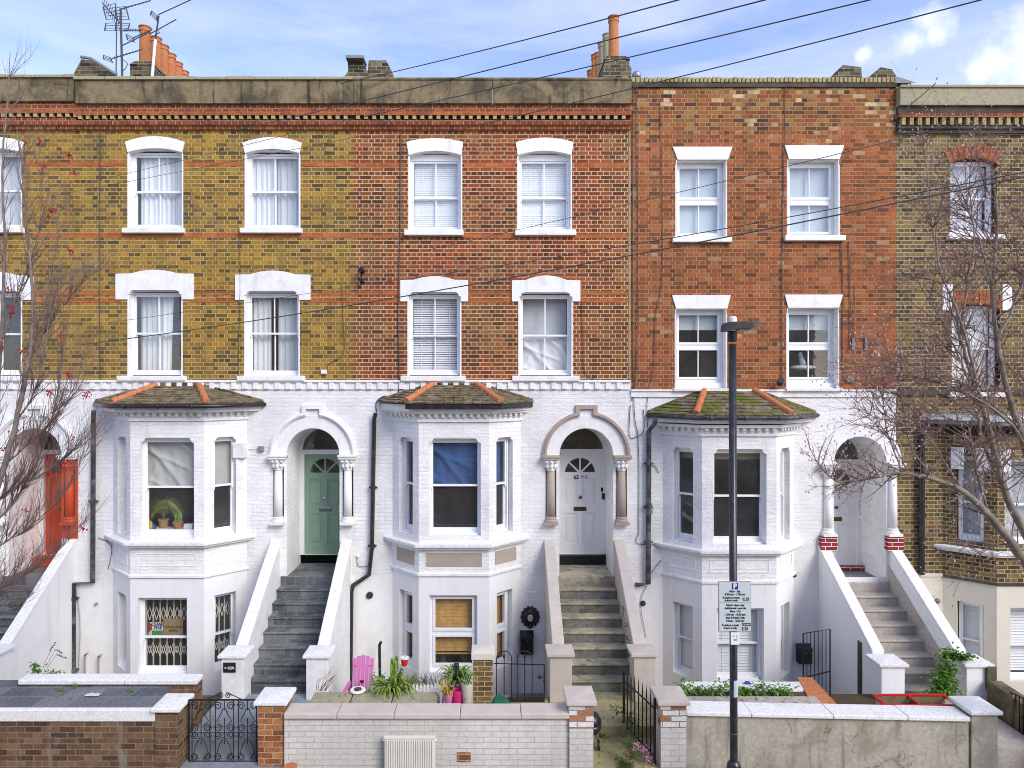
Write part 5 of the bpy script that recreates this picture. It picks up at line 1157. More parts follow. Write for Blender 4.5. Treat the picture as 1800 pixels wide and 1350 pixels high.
p=P(821,1228,9.45); pt_=pot('tall cylindrical cream plant pot leaning against the brick pier',(p.x,p.y-.0,.68),.055,.078,.33,'greyplant',rim=False); spider(pt_,(p.x,p.y,.99),9,.16,8,'leaf',.02,.16)
p=P(804,1222,9.45); pot('squat magenta and brown bowl between the pink pot and the cream pot',(p.x,p.y+.05,.66),.07,.085,.24,'magenta',rim=False)
p=P(804,1186,9.7)
T=thing('cat_ornament','black seated cat ornament below the bamboo blind window','ornament',(p.x,p.y,.95)); m=M(); m.lathe((p.x-.01,p.y,.95),[(.055,0),(.065,.05),(.05,.12),(.028,.17),(.03,.19)],12); m.ball((p.x-.012,p.y-.01,1.155),.037); 
for s_ in (-1,1): m.tube([(p.x-.012+s_*.022,p.y-.01,1.175),(p.x-.012+s_*.027,p.y-.01,1.215)],[.014,.001],6)
m.tube([(p.x+.05,p.y,.98),(p.x+.11,p.y,1.01),(p.x+.12,p.y,1.08),(p.x+.10,p.y,1.12)],[.014,.012,.01,.006],6); m.build('body',K['black'],T,smooth=True)
m=M(); 
p=P(711,1163,10.9); T=thing('wall_planter','small red bucket planter with a cream rim, hanging by the bay','planter',(p.x,p.y,p.z)); m=M(); m.lathe(p-Vector((0,0,.06)),[(.045,0),(.062,.11)],16); m.build('bucket',K['redp'],T); m=M(); m.lathe(p+Vector((0,0,.05)),[(.065,0),(.07,.0),(.07,.02),(.06,.02)],16); m.build('rim',K['wtrim'],T)
tuft(T,p+Vector((0,0,.03)),8,.06,.03,3,'leaf',.03)
# little white picket edging with dried heather
T=thing('picket_edging','little white picket edging in front of dried heather under the bay','fence',(-.75,-2.85,.5))
xs=[-1.22+i*.052 for i in range(15)]
for x in xs:
    m=M(); yy=-2.9+.0; m.slab([(x-.017,.55),(x+.017,.55),(x+.017,.86),(x,.885),(x-.017,.86)],yy,yy+.01); m.build('picket',K['wtrim'],T)
m=M(); m.box(-1.25,-.46,-2.885,-2.875,.80,.82); m.build('rail',K['wtrim'],T)
T=thing('heather','dried purple-brown heather behind the white picket edging','plant',(-.9,-2.75,.7)); r=random.Random(4); m=M()
for i in range(150):
    a=Vector((r.uniform(-1.2,-.5),r.uniform(-2.84,-2.6),.78)); m.tube([a,a+Vector((r.uniform(-.03,.03),0,.07)),a+Vector((r.uniform(-.07,.07),0,r.uniform(.09,.20)))],[.004,.003,.001],3)
m.build('stems',K['dry'],T)
p=P(629,1212,9.6); T=thing('white_ornament','small round white and black dish lying on the planter slab','ornament',p); m=M(); m.lathe(p-Vector((0,0,.03)),[(.09,0),(.11,.02),(.10,.035),(.06,.03)],20); m.build('dish',K['wtrim'],T); m=M(); m.lathe(p+Vector((0,0,.004)),[(.055,0),(.05,.012)],16); m.build('centre',K['black'],T)
p=P(672,1198,10); T=thing('dark_shrub','small dark green pot plant between the pink chair and the spider plant','plant',(p.x,p.y,.5)); tuft(T,(p.x-.03,p.y,.78),70,.16,.12,9,'ivy',.06)
T=thing('bindweed','thin brown dead stems climbing over the corner beside the pink chair','plant',(-2.4,-2.2,.5)); m=M(); r=random.Random(2)
for i in range(9):
    a=P(560+r.uniform(-5,12),1215,9.8); m.tube([a,a+Vector((r.uniform(0,.1),.05,.12)),a+Vector((r.uniform(.05,.22),.1,r.uniform(.15,.32)))],[.006,.005,.002],4)
m.build('stems',K['twig'],T)
T=thing('door_mat','black rubber mat lying on the ground behind the hooped gate','mat',(.5,-2,.29)); m=M(); m.prism([(.20,-2.16),(.80,-2.16),(.80,-1.93),(.32,-1.93)],.285,.315); m.build('mat',K['black'],T)
p=P(877,1236,9.6); T=thing('green_folded_sheet','crumpled dark green plastic sheet on the ground at the foot of the hooped gate','sheet',(p.x,p.y,.4)); m=M(); a=p+Vector((-.08,0,-.02)); m.quad(a,a+Vector((.26,0,-.0)),a+Vector((.20,.03,.06)),a+Vector((.07,.04,.14))); m.quad(a,a+Vector((.07,.04,.14)),a+Vector((.02,.12,.05)),a+Vector((-.04,.05,0))); m.quad(a+Vector((.26,0,0)),a+Vector((.20,.03,.06)),a+Vector((.07,.04,.14)),a+Vector((.2,.15,.02))); m.build('sheet',K['greenplastic'],T)
# radiator leaning on the front wall
T=thing('radiator','discarded cream ribbed radiator leaning against the cream front wall','radiator',(-1.1,-3.8,0))
xa,xb=X(676,8.82),X(765,8.82); zt=Z(1296,8.82); m=M(); yb=-3.79
m.box(xa,xb,yb,yb+.03,0.02,zt); m.build('back_panel',K['rad'],T,bevel=.006)
m=M(); n=21
for i in range(n): c=xa+.02+(xb-xa-.04)*(i+.5)/n; m.box(c-.0085,c+.0085,yb-.014,yb,.05,zt-.03)
m.build('ribs',K['rad'],T,bevel=.004)
m=M(); m.box(xa-.004,xb+.004,yb-.012,yb+.045,zt-.012,zt+.006); m.tube([(xa-.02,yb+.02,zt-.04),(xa,yb+.02,zt-.04)],.014,8); m.tube([(xb+.02,yb+.02,zt-.04),(xb,yb+.02,zt-.04)],.014,8); m.build('top_grille',K['rad'],T)
p=P(509,1345,9); T=thing('clay_pot','terracotta pot at the foot of the red brick gate pillar','plant pot',(p.x,p.y,.0)); m=M(); m.lathe((X(509,8.75),-3.82,.02),[(.05,0),(.075,.18),(.085,.18),(.085,.22),(.07,.22)],16); m.build('pot',K['terracotta'],T)
# lion head, letter boxes
p=P(932,1085,12.55); T=thing('lion_head','black lion head wall plaque with a pale face above the letter box','ornament',(p.x,-.02,p.z)); m=M()
for ring,(n,rr,sz) in enumerate(((14,.155,.05),(12,.115,.05),(9,.08,.04))):
    for k in range(n):
        a=k/n*6.283+ring*.2; q=Vector((p.x+rr*math.cos(a)*.95,-.03-ring*.02,p.z+rr*math.sin(a)*1.08)); m.ball(q,sz*.62,7,5,(1,.7,1.25))
for s_ in (-1,1): m.ball((p.x+s_*.075,-.06,p.z+.145),.032)
m.tube([(p.x,-.05,p.z-.13),(p.x-.01,-.05,p.z-.21)],[.03,.015],7); m.ball((p.x,-.03,p.z),.15,14,9,(1,.45,1.1)); m.build('mane',K['black'],T,smooth=True)
m=M(); m.ball((p.x,-.10,p.z+.0),.06,12,8,(.9,.6,1.1)); m.ball((p.x,-.135,p.z-.03),.03,10,7,(1.2,.7,.8)); m.ball((p.x,-.14,p.z+.0),.018,8,6,(1,.8,1.6))
for s_ in (-1,1): m.ball((p.x+s_*.03,-.12,p.z+.04),.017)
m.build('face',K['greyplant'],T,smooth=True)
def lbox(label,px0,px1,py0,py1,dep=.13,F=F0,d=12.5,fl=True):
    T=thing('letter_box',label,'letter box',(X((px0+px1)/2,d),-.05,Z(py1,d))); m=M(); a,b,c,e=X(px0,d),X(px1,d),Z(py1,d),Z(py0,d)
    m.box(a,b,-dep,-.005,c,e-.05); m.build('body',K['black'],T,bevel=.008)
    m=M(); m.hexa([(a-.008,-dep-.015,e-.10),(b+.008,-dep-.015,e-.10),(b+.008,-.004,e-.05),(a-.008,-.004,e-.05)],[(a-.008,-dep-.012,e-.08),(b+.008,-dep-.012,e-.08),(b+.008,-.004,e),(a-.008,-.004,e)]); m.build('lid',K['pipe'],T,bevel=.004)
    m=M(); q=((a+b)/2,-dep-.004,e-.14); m.tube([q,(q[0],q[1]-.008,q[2])],.012,8); m.build('lock',K['chrome'],T); return T
lbox('black letter box with sloping lid on the white wall, under the lion head',915,937.5,1111,1150)
lbox('square black letter box on the white wall, behind the tall barred gate',1403,1427,1134,1166)
# moss, weeds, ivy, flowers
def foliage(name,label,cat,spots,n,ls,mat,seed,group=None,stems=True):
    r=random.Random(seed); c=sum((Vector(s[0]) for s in spots),Vector())/len(spots); T=thing(name,label,cat,c,group); m=M()
    for (p,rx,ry,rz) in spots:
        for i in range(n):
            u=Vector((r.gauss(0,.45)*rx,r.gauss(0,.45)*ry,r.gauss(0,.45)*rz)); m.leaf(Vector(p)+u,(r.uniform(-1,1),r.uniform(-1.2,.2),r.uniform(-.3,1)),ls*r.uniform(.6,1.4),ls*r.uniform(.5,.8),.3)
    m.build('leaves',K[mat],T); return T
foliage('ivy','bright green ivy spilling down the right parapet onto the grey concrete steps','plant',[(P(1668,1150,10.6),.16,.1,.10),(P(1663,1175,10.5),.12,.12,.14),(P(1655,1196,10.35),.20,.15,.14),(P(1661,1212,10.3),.20,.15,.12),(P(1689,1153,10.5),.16,.08,.03),(P(1660,1188,10.4),.14,.1,.16),(P(1652,1214,10.25),.16,.12,.08)],190,.065,'ivy',3)
foliage('bed_plants','row of leafy green plants growing along the slab bed under the bay with white blinds','plant',[(P(1205+i*22,1214-(6 if i%3==0 else 0),9.65),.14,.09,.08 if i%3 else .13) for i in range(9)],95,.055,'leaf',5)
foliage('wall_climber','small leafy climber with dry flower spikes beside the lower left drainpipe','plant',[(P(70,1180,9.9),.14,.06,.10),(P(95,1184,9.9),.14,.05,.05),(P(62,1172,9.9),.05,.05,.1)],42,.055,'ivy',7)
T=thing('dry_flower_spike','arching dried flower spikes above the small climber at lower left','plant',P(85,1180,9.9)); m=M()
for (a,b,c) in (((75,1175),(88,1145),(98,1128)),((80,1172),(98,1142),(110,1148)),((82,1175),(100,1150),(118,1158))): m.tube([P(*a,9.9),P(*b,9.9),P(*c,9.9)],[.003,.0025,.0015],3); 
r=random.Random(6)
for (a,b,c) in (((75,1175),(88,1145),(98,1128)),((80,1172),(98,1142),(110,1148)),((82,1175),(100,1150),(118,1158))):
    for i in range(14): q=P(*b,9.9).lerp(P(*c,9.9),i/14); m.ball(q+Vector((r.uniform(-.01,.01),0,r.uniform(-.01,.01))),.009,5,4)
m.build('stems',K['dry'],T)
foliage('step_weed','clump of grey-green weed at the right foot of the mossy stone steps','plant',[(P(1104,1212,10.4),.10,.1,.09)],60,.05,'moss',8)
foliage('step_moss','moss and small weeds along the right edge of the worn stone steps','moss',[(P(1096,1070,11.7),.04,.08,.07),(P(1100,1100,11.4),.04,.08,.07),(P(1101,1123,11.2),.05,.08,.09),(P(1103,1150,10.9),.05,.06,.06),(P(1088,1205,10.6),.15,.03,.05)],26,.035,'moss',9)['kind']='stuff'
foliage('wall_weed','green weed tufts in the joint of the low brick wall at lower left','plant',[(P(133,1205,9.55),.04,.03,.06),(P(105,1212,9.5),.10,.03,.03),(P(230,1213,9.5),.10,.03,.02)],30,.03,'ivy',10)
foliage('path_weeds','weeds and moss along the right side of the mossy path','moss',[(P(1108,1290,9.3),.10,.15,.03),(P(1105,1310,9.0),.12,.15,.03),(P(1098,1345,8.95),.12,.2,.03),(P(1092,1250,9.9),.14,.2,.015),(P(1108,1262,9.8),.12,.25,.02),(P(1112,1330,8.95),.12,.2,.03),(P(1100,1345,8.9),.10,.15,.02),(P(1058,1293,9.4),.05,.03,.03)],120,.035,'moss',11)['kind']='stuff'
foliage('garden_moss','green moss and grass on the ground at the far right','moss',[((7.95+ (i%4)*.22,-3.5+(i//4)*.3,.07),.2,.25,.02) for i in range(12)],80,.05,'moss',12)['kind']='stuff'
foliage('pink_flowers','pink and white flowers in a heap behind the open railing gate','flowers',[(P(1118,1312,9.0),.06,.06,.06),(P(1132,1316,9.1),.08,.08,.08),(P(1140,1333,9.0),.06,.08,.05)],46,.035,'flower',13)
# kettle barbecue partly behind the flaking pillar
T=thing('barbecue','dark kettle barbecue with a thin leg and small wheel, half behind the flaking pillar','barbecue',(1.30,-2.9,.1))
cx,cy,cz=X(1040,9.6),-2.98,Z(1272,9.6); m=M(); m.lathe((cx,cy,cz-.16),[(.03,0),(.10,.03),(.135,.09),(.14,.16)],18); m.build('bowl',K['pipe'],T,smooth=True)
m=M(); m.lathe((cx,cy,cz+.004),[(.143,0),(.138,.05),(.10,.12),(.03,.15)],18); m.build('lid',K['pipe'],T,smooth=True)
for a,b in (((cx+.06,cy,cz-.12),(X(1054,9.3),-3.2,.18)),((cx-.06,cy+.05,cz-.12),(cx-.12,-2.9,.26)),((cx-.04,cy-.08,cz-.12),(cx-.12,-3.15,.13))): m=M(); m.tube([a,b],.008,6); m.build('leg',K['alu'],T)
m=M(); w=Vector((X(1054,9.3),-3.22,.19)); m.tube([w+Vector((-.012,0,0)),w+Vector((.012,0,0))],.07,16); m.build('wheel',K['black'],T)
# litter
p=P(165,1219,9.35); T=thing('plastic_bag','crumpled clear plastic litter on the slate slab below the low brick wall','litter',(p.x,p.y,.90)); r=random.Random(1); m=M()
m.grid(lambda s,t: Vector((p.x+(s-.5)*.20,-3.28+(t-.5)*.08,.90+.03*abs(math.sin(s*7+t*3))*math.sin(math.pi*s)*math.sin(math.pi*t)+.008)),10,5); m.build('film',K['frost'],T)
# things on the window ledge of number 60
def wl6(px,py,d=12.33): return P(px,py,d)
p=wl6(313,932); T=pot('small terracotta cactus pot on the ledge inside the white bay window',(p.x,p.y,2.545),.055,.085,.12,'terracotta',name='cactus',cat='plant'); m=M(); r=random.Random(3)
for i in range(9):
    a=Vector((p.x+r.uniform(-.05,.05),p.y+r.uniform(-.03,.03),2.65)); m.tube([a,a+Vector((r.uniform(-.02,.02),0,.10)),a+Vector((r.uniform(-.04,.04),0,r.uniform(.14,.26)))],[.017,.017,.006],7)
m.build('stems',K['spider'],T)
p=wl6(283,932); T=pot('potted palm with yellow-green fronds inside the white bay window',(p.x,p.y+.10,2.545),.07,.09,.15,'card',name='potted_palm',cat='plant'); r=random.Random(8); m=M()
for i in range(24):
    a=r.uniform(0,6.283); L=r.uniform(.14,.30); b0=Vector((p.x,p.y+.1,2.69)); b1=b0+Vector((math.cos(a)*.05,math.sin(a)*.04,.25+r.uniform(0,.16))); m.tube([b0,b1],.005,4)
    for k in range(11):
        t=k/10; q=b1+Vector((math.cos(a)*L*t,math.sin(a)*L*t*.5,.08*t-.20*t*t))
        for s_ in (-1,1): m.leaf(q,(math.cos(a)*.6-s_*math.sin(a),math.sin(a)*.5+s_*.3,-.5),.13,.016,.3)
m.build('fronds',K['palm'],T)
p=wl6(268,930); T=thing('rainbow_fan','folded rainbow striped flag at the left of the bay window ledge','flag',(p.x,p.y-.05,2.545))
cols=[(.55,.02,.02),(.7,.22,.02),(.7,.6,.03),(.05,.3,.06),(.02,.1,.5),(.2,.03,.3)]
for i,c in enumerate(cols): m=M(); x=X(261,12.3)+i*.026; m.hexa([(x,p.y-.06,2.55),(x+.025,p.y-.06,2.55),(x+.025,p.y-.055,2.55),(x,p.y-.055,2.55)],[(x,p.y-.06,2.55+.20-i*.028),(x+.025,p.y-.06,2.55+.172-i*.028),(x+.025,p.y-.055,2.55+.172-i*.028),(x,p.y-.055,2.55+.20-i*.028)]); m.build('stripe',plain('flag_stripe',c,.8),T)
T=thing('white_box','small white box on the ledge at the right of the cactus pot','box',P(331,930,12.3)); m=M(); m.box(X(324,12.3),X(339,12.3),-.33,-.22,2.545,2.63); m.build('carton',K['wtrim'],T,bevel=.004)
T=thing('drinks_can','tall dark tin on the inner sill under the bamboo blind','tin',P(778,1168,12.3)); m=M(); m.lathe((X(778,12.3),-.22,.12),[(.045,0),(.045,.20)],16); m.build('tin',K['pipegrey'],T); m=M(); m.lathe((X(778,12.3),-.22,.32),[(.048,0),(.048,.02),(.03,.025)],16); m.build('lid',K['wtrim'],T)
T=thing('glass_jar','small jar with leaves on the inner sill, right of the tall dark tin','jar',P(816,1168,12.3)); m=M(); m.lathe((X(816,12.3),-.22,.12),[(.04,0),(.045,.06),(.03,.10)],14); m.build('jar',K['glass'],T); tuft(T,(X(816,12.3),-.22,.20),20,.08,.05,2,'leaf',.04)
p=P(1298,1190,11.4); T=thing('blue_peg','small blue plastic scrap on the white ledge beside the lamp post','scrap',(X(1313,10),-2.65,.78)); m=M(); m.hexa([(X(1308,9.95),-2.66,.776),(X(1322,9.95),-2.66,.776),(X(1320,9.95),-2.6,.776),(X(1310,9.95),-2.6,.776)],[(X(1309,9.95),-2.66,.82),(X(1315,9.95),-2.66,.83),(X(1314,9.95),-2.62,.80),(X(1311,9.95),-2.62,.80)]); m.build('scrap',K['signb'],T)

r=random.Random(31); m=M()
for (x0,x1,y0,y1,z,n) in ((-7.4,-4.6,-3.6,-3.22,.895,26),(-2.3,-.1,-3.37,-3.0,.818,34),(.95,2.4,-3.9,-2.87,.125,60),(.95,2.4,-2.8,-2.0,.275,26),(2.6,4.4,-3.35,-3.1,.803,30),(-4.1,-2.8,-3.2,-2.4,.303,26),(2.9,5.9,-3.63,-3.44,.878,0),(7.8,9.5,-3.9,-2.2,.055,60),(6.25,7.3,-2.8,-1.95,.265,14)):
    for i in range(n): m.leaf((r.uniform(x0,x1),r.uniform(y0,y1),z+r.uniform(.004,.012)),(r.uniform(-1,1),r.uniform(-1,1),r.uniform(-.1,.35)),r.uniform(.03,.06),r.uniform(.015,.03),.0)
o=m.build('fallen_leaves',leafm('dead_leaf',(.16,.09,.04),(.34,.22,.09),20),kind='stuff'); tag(o,'scattered dead leaves on the slabs, walls and paths of the front gardens','leaves')
# ---------------------------------------------------------------- roofline: stacks, pots, upstands
def stack(H,x0,x1,y0,y1,z0,zt,mat='dentil2',name='chimney_stack',slope=0):
    m=M(); m.box(x0,x1,y0,y1,z0,zt-.12); m.hexa([(x0-.02,y0-.02,zt-.12),(x1+.02,y0-.02,zt-.12),(x1+.02,y1+.02,zt-.12),(x0-.02,y1+.02,zt-.12)],[(x0+.06,y0+.06,zt),(x1-.06,y0+.06,zt),(x1-.06,y1-.06,zt),(x0+.06,y1-.06,zt)])
    return m.build(name,K['stackbrick'],H,bevel=.02)
K['stackbrick']=brick('sooty_stack_brick',[(0,(.04,.035,.028)),(.5,(.11,.095,.06)),(1,(.20,.17,.10))],(.30,.28,.20),ms=.014,stain=(.09,.10,.035),stamt=.5,stains=3)
def cpot(S,x,y,z0,z1,r,mat='terracotta'):
    m=M(); h=z1-z0; m.lathe((x,y,z0),[(r*1.05,0),(r,.05),(r*.88,h-.17),(r*.88,h-.12),(r*1.0,h-.11),(r*1.0,h-.08),(r*.92,h-.07),(r*.95,h-.03),(r*1.08,h-.02),(r*1.08,h),(r*.85,h),(r*.8,h-.06)],20); m.build('chimney_pot',K[mat],S,smooth=False,bevel=.004)
S=stack(H6,-7.83,-7.33,2.15,4.7,10.3,12.16)
ds=[(255,48,15.0),(274,67,15.5),(287,81,16.0),(300,96,16.5),(312,111,17.0),(323,126,17.5)]
for i,(px,py,d) in enumerate(ds): cpot(S,X(px,d),d-DIST,12.05 if i==0 else 11.7,Z(py,d),.125)
S=stack(H2,2.34,2.86,1.6,4.6,10.3,Z(103,14.4))
for px,py,d,mt,rr in ((1078.5,30,14.4,'terracotta',.115),(1067,61,15.1,'cement2',.10),(1060,76,15.7,'cement2',.12),(1052,94,16.3,'terracotta',.10),(1046,97,16.9,'terracotta',.1),(1040,125,17.4,'terracotta',.12)): cpot(S,X(px,d),d-DIST,11.6,Z(py,d),rr,mt)
def upstand(H,px,d=14.0,flip=1):   # party-wall gable parapet seen above the front parapet
    pts=[(X(a,d),Z(b,d)) for a,b in px]; m=M(); m.slab(pts,d-DIST,d-DIST+.35); return m.build('party_parapet',K['stackbrick'],H,bevel=.01)
upstand(H5,[(124,140),(143,104),(160,106),(205,132),(205,140)],13.6)
m=M(); m.tube([P(142,100,13.5),P(160,103,13.5),P(205,131,13.5)],.03,6); m.build('lead_capping',K['lead'],H5)
upstand(H2,[(600,142),(612,125),(611,105),(637,104),(646,125),(652,142)],14.2); upstand(H2,[(645,142),(648,106),(679,106),(690,128),(692,142)],14.4)
m=M(); m.box(X(609,14.1),X(640,14.1),1.42,1.8,Z(105,14.1),Z(100,14.1)); m.build('lead_capping',K['lead'],H2)
upstand(H2,[(1058,140),(1062,112),(1078,100),(1100,106),(1110,120),(1110,140)],13.5)
upstand(H4,[(1455,146),(1482,114),(1514,118),(1516,146)],14.0); upstand(H4,[(1520,146),(1548,118),(1568,122),(1580,140),(1600,146)],13.6)
m=M(); m.hexa([P(1574,146,13.2),P(1612,146,13.2),P(1612,146,13.4),P(1574,146,13.4)],[P(1574,134,13.2),P(1576,134,13.2),P(1576,134,13.4),P(1574,134,13.4)]); m.build('roof_slope',K['lead'],H4)
m=M(); q=P(1119,133,13.4); m.ball(q,.09,12,8); m.build('vent_cowl',K['alu'],H4,smooth=True)
# ---------------------------------------------------------------- aerials
def yagi(T,a,b,n,ln,d,boom=.012):
    A=P(*a,d); B=P(*b,d); m=M(); m.tube([A,B],boom,6); dr=(B-A).normalized(); el=Vector((dr.z*.35,-.72,-dr.x*.62)).normalized()
    for i in range(n):
        c=A.lerp(B,(i+.5)/n); m.tube([c-el*ln*(1-.3*i/n),c+el*ln*(1-.3*i/n)],.005,4)
    m.build('yagi_array',K['cable'],T)
def reflector(T,pts,d,bars=4,mat='cable'):
    q=[P(*p,d) for p in pts]; m=M(); m.tube([q[0],q[3]],.013,6); m.tube([q[1],q[2]],.013,6)
    for i in range(bars+1): m.tube([q[0].lerp(q[3],i/bars),q[1].lerp(q[2],i/bars)],.006,4)
    m.build('reflector_grid',K[mat],T)
d=14.2
T=thing('tv_aerial','tall black television aerial mast carrying many arrays, left of the orange chimney pots','aerial',P(214,128,d))
m=M(); m.tube([P(215,140,d),P(212,15,d)],.022,8); m.tube([P(204,128,d),P(205,40,d),P(203,6,d)],.012,6); m.tube([P(213,128,d),P(221,120,d),P(225,112,d),P(216,105,d)],.008,6); m.build('mast',K['cable'],T)
yagi(T,(213,43),(180,5),9,.22,d); yagi(T,(212,16),(265,1),8,.16,d); yagi(T,(216,53),(247,53),7,.14,d); yagi(T,(215,80),(262,57),9,.15,d); yagi(T,(233,67),(268,52),6,.14,d); yagi(T,(196,103),(250,87),10,.13,d)
reflector(T,[(181,12),(203,6),(205,33),(187,34)],d); reflector(T,[(203,14),(221,11),(227,34),(205,34)],d); reflector(T,[(186,41),(204,40),(203,54),(184,54)],d,3); reflector(T,[(204,41),(228,41),(225,54),(204,54)],d,3)
reflector(T,[(182,97),(193,101),(198,110),(182,104)],d,3); reflector(T,[(222,60),(234,66),(236,74),(224,70)],d,3)
d=15.0
T=thing('tv_aerial','television aerial on a white pole with two long arrays, before the chimney pots','aerial',P(268,128,d))
m=M(); m.tube([P(267,140,14.6),P(273,70,14.6)],.030,8); m.build('pole',K['wtrim'],T); m=M(); m.tube([P(273,72,14.6),P(279,28,14.6)],.018,8); m.tube([P(276,50,14.6),P(281,57,14.6),P(266,66,14.6)],.009,6); m.build('mast',K['cable'],T)
d=14.6; yagi(T,(278,26),(352,-8),20,.16,d); yagi(T,(263,60),(310,34),14,.15,d); reflector(T,[(267,19),(277,28),(275,36),(264,26)],d,4)
# ---------------------------------------------------------------- overhead wires
def wire(label,a,b,da,db,r,mat='cable',sag=.12,grp='overhead cables'):
    A=P(*a,da); B=P(*b,db); m=M(); pts=[]
    for i in range(25):
        t=i/24; q=A.lerp(B,t); q.z-=sag*4*t*(1-t)*.25; pts.append(q)
    m.tube(pts,r,6); o=m.build('overhead_cable',K[mat],None,loc=tuple(B)); tag(o,label,'cable',grp); return o
wire('topmost overhead cable, crossing the sky and the chimney pot above the mossy stack',(1290,-26),(600,147),6.2,12.35,.0075)
wire('second overhead cable down, from the top right to the parapet of the red brick house',(1460,-30),(420,228),6.2,12.4,.0075)
wire('third overhead cable down, leaving the sky beside the mossy chimney stack',(1660,-32),(640,205),6.2,12.4,.0075)
wire('fourth overhead cable down, leaving the sky over the brick-on-edge parapet',(1850,-33),(815,226),6.2,12.4,.0075)
wire('thick dark cable sloping across all the brick fronts below the upper windows',(1900,290),(140,606),6.4,12.4,.0075,sag=.55)
wire('thinner cable running just above the thick one over the right hand windows',(1900,283),(640,500),6.6,12.4,.0055,sag=.35)
wire('faint thin cable crossing the upper right windows of the orange-red house',(1700,215),(740,442),7.5,12.4,.0045,sag=.1)
wire('faint thin cable over the top windows of the yellow brick house',(620,208),(150,322),11.0,12.4,.004,sag=.05)
wire('faint thin cable over the meeting rails of the yellow house top windows',(640,238),(60,350),11.0,12.4,.004,sag=.05)
wire('thin cable over the lower windows of the yellow brick house',(640,500),(200,566),12.3,12.4,.004,sag=.05)
wire('short thin cable from the brown house parapet down to its corner',(1645,146),(1573,206),12.2,12.45,.008,sag=.05)
# ---------------------------------------------------------------- lamp post and signs
LD=8.3; lx=X(1290,LD); ly=LD-DIST
T=thing('street_lamp','tall slim black street lamp post standing on the pavement in front of the cement wall','street lamp',(lx,ly,0))
m=M(); xt=X(1287.5,LD); m.tube([(lx+.005,ly,0),(lx,ly,.35),(xt,ly,Z(605,LD))],.0455,16); m.build('pole',K['pipe'],T,smooth=True)
m=M(); m.lathe((lx,ly,0),[(.085,0),(.085,.50),(.075,.54),(.05,.57)],16); m.build('base_sleeve',K['pipe'],T)
m=M(); m.lathe((xt,ly,Z(601,LD)),[(.046,0),(.052,.05),(.057,.13)],14); m.build('collar',K['iron'],T)
hx0,hx1=X(1271,LD),X(1337,LD); zt=Z(567,LD); m=M()
pr=[(hx0,Z(582,LD)),(hx0+.01,Z(571,LD)),(hx0+.03,Z(567,LD)),(hx0+.22,Z(566,LD)),(hx1-.05,Z(567.5,LD)),(hx1,Z(571.5,LD)),(hx1-.10,Z(576,LD)),(hx0+.30,Z(578.5,LD)),(hx0+.16,Z(578.5,LD)),(hx0+.05,Z(583,LD))]
m.slab(pr,ly-.10,ly+.10); m.build('lamp_head',K['pipegrey'],T,bevel=.012)
m=M(); m.box(hx0+.17,hx0+.31,ly-.075,ly+.075,Z(581,LD),Z(578,LD)); m.build('lens',K['alu'],T)
m=M(); m.lathe((X(1288,LD),ly,zt),[(.048,0),(.048,.055),(.038,.072)],16); m.build('photocell',K['white'],T)
m=M(); m.tube([(lx-.0,ly,Z(1288,LD)),(lx,ly,Z(1287,LD))],.049,14); m.build('cable_tie',K['alu'],T)
m=M(); m.tube([(lx,ly,Z(1223,LD)),(lx,ly,Z(1194,LD))],.047,16); m.build('sticker',K['frost'],T)
T=thing('parking_sign','pale parking restriction sign with a blue P, fixed to the lamp post','sign',(lx,ly-.07,Z(1110,LD)))
SD=LD-.07; sx0,sx1=X(1263,SD),X(1320.5,SD); sc_=(sx0+sx1)/2; zt,zb,zm_=Z(1022,SD),Z(1110.5,SD),Z(1059.5,SD); ys=ly-.07
m=M(); m.box(sx0,sx1,ys,ys+.012,zb,zt); m.build('backing_plate',K['lead'],T,bevel=.005)
m=M(); m.box(sx0+.007,sx1-.007,ys-.002,ys,zm_+.003,zt-.008); m.build('sign_face',K['signw'],T)
m=M(); m.box(sx0+.009,sx1-.005,ys-.002,ys,zb+.007,zm_-.003); m.build('sign_face',K['signw'],T)
u=lambda py: Z(py,SD); tk=K['signk']; yy=ys-.003
m=M(); m.box(sc_-.038,sc_+.038,ys-.003,ys-.002,u(1036),u(1025)); m.build('blue_panel',K['signb'],T); text('P',F0,sc_,ys-.004,u(1030.6),.085,K['white'],T,bold=.003)
for s_,py,dx,sz in (('Mon - Sat',1039.5,0,.034),('8.30 am - 6.30 pm',1044.7,0,.034),('Resident permit',1050.6,-.045,.032),('holders only',1055.3,-.045,.032),('Match days only',1063.6,.005,.034),('Additional controls',1069,.005,.034),('Mon - Fri',1074.6,.005,.034),('6.30 pm - 8.30 pm',1080.2,.005,.034),('Sun & Bank Hols',1085.8,.005,.034),('Noon - 4.30 pm',1091.2,.005,.034),('Resident permit',1098.8,-.055,.032),('holders only',1103.8,-.055,.032)):
    text(s_,F0,sc_+dx,yy,u(py),sz,tk,T,bold=.0012,sx=.98)
for s_,py,dx,w_ in (('CS H',1053,.13,.075),('CS MDH',1097.8,.138,.105),('CS H',1105.3,.12,.075)):
    m=M(); m.box(sc_+dx-w_/2,sc_+dx+w_/2,ys-.0032,ys-.0022,u(py+2.6),u(py-2.6)); m.build('zone_panel',tk,T); text(s_,F0,sc_+dx,ys-.0042,u(py),.026,K['white'],T,bold=.0006)
T=thing('small_notice','small white notice fixed to the lamp post just under the parking sign','notice',(lx,ly-.06,Z(1134,LD)))
m=M(); m.box(X(1285,SD),X(1300.5,SD),ys+.005,ys+.012,Z(1133.5,SD),Z(1112,SD)); m.build('plate',K['wtrim'],T)
text('F  C',F0,X(1293,SD),ys+.003,Z(1119,SD),.035,K['lead'],T); text('250',F0,X(1293,SD),ys+.003,Z(1125,SD),.03,K['lead'],T)
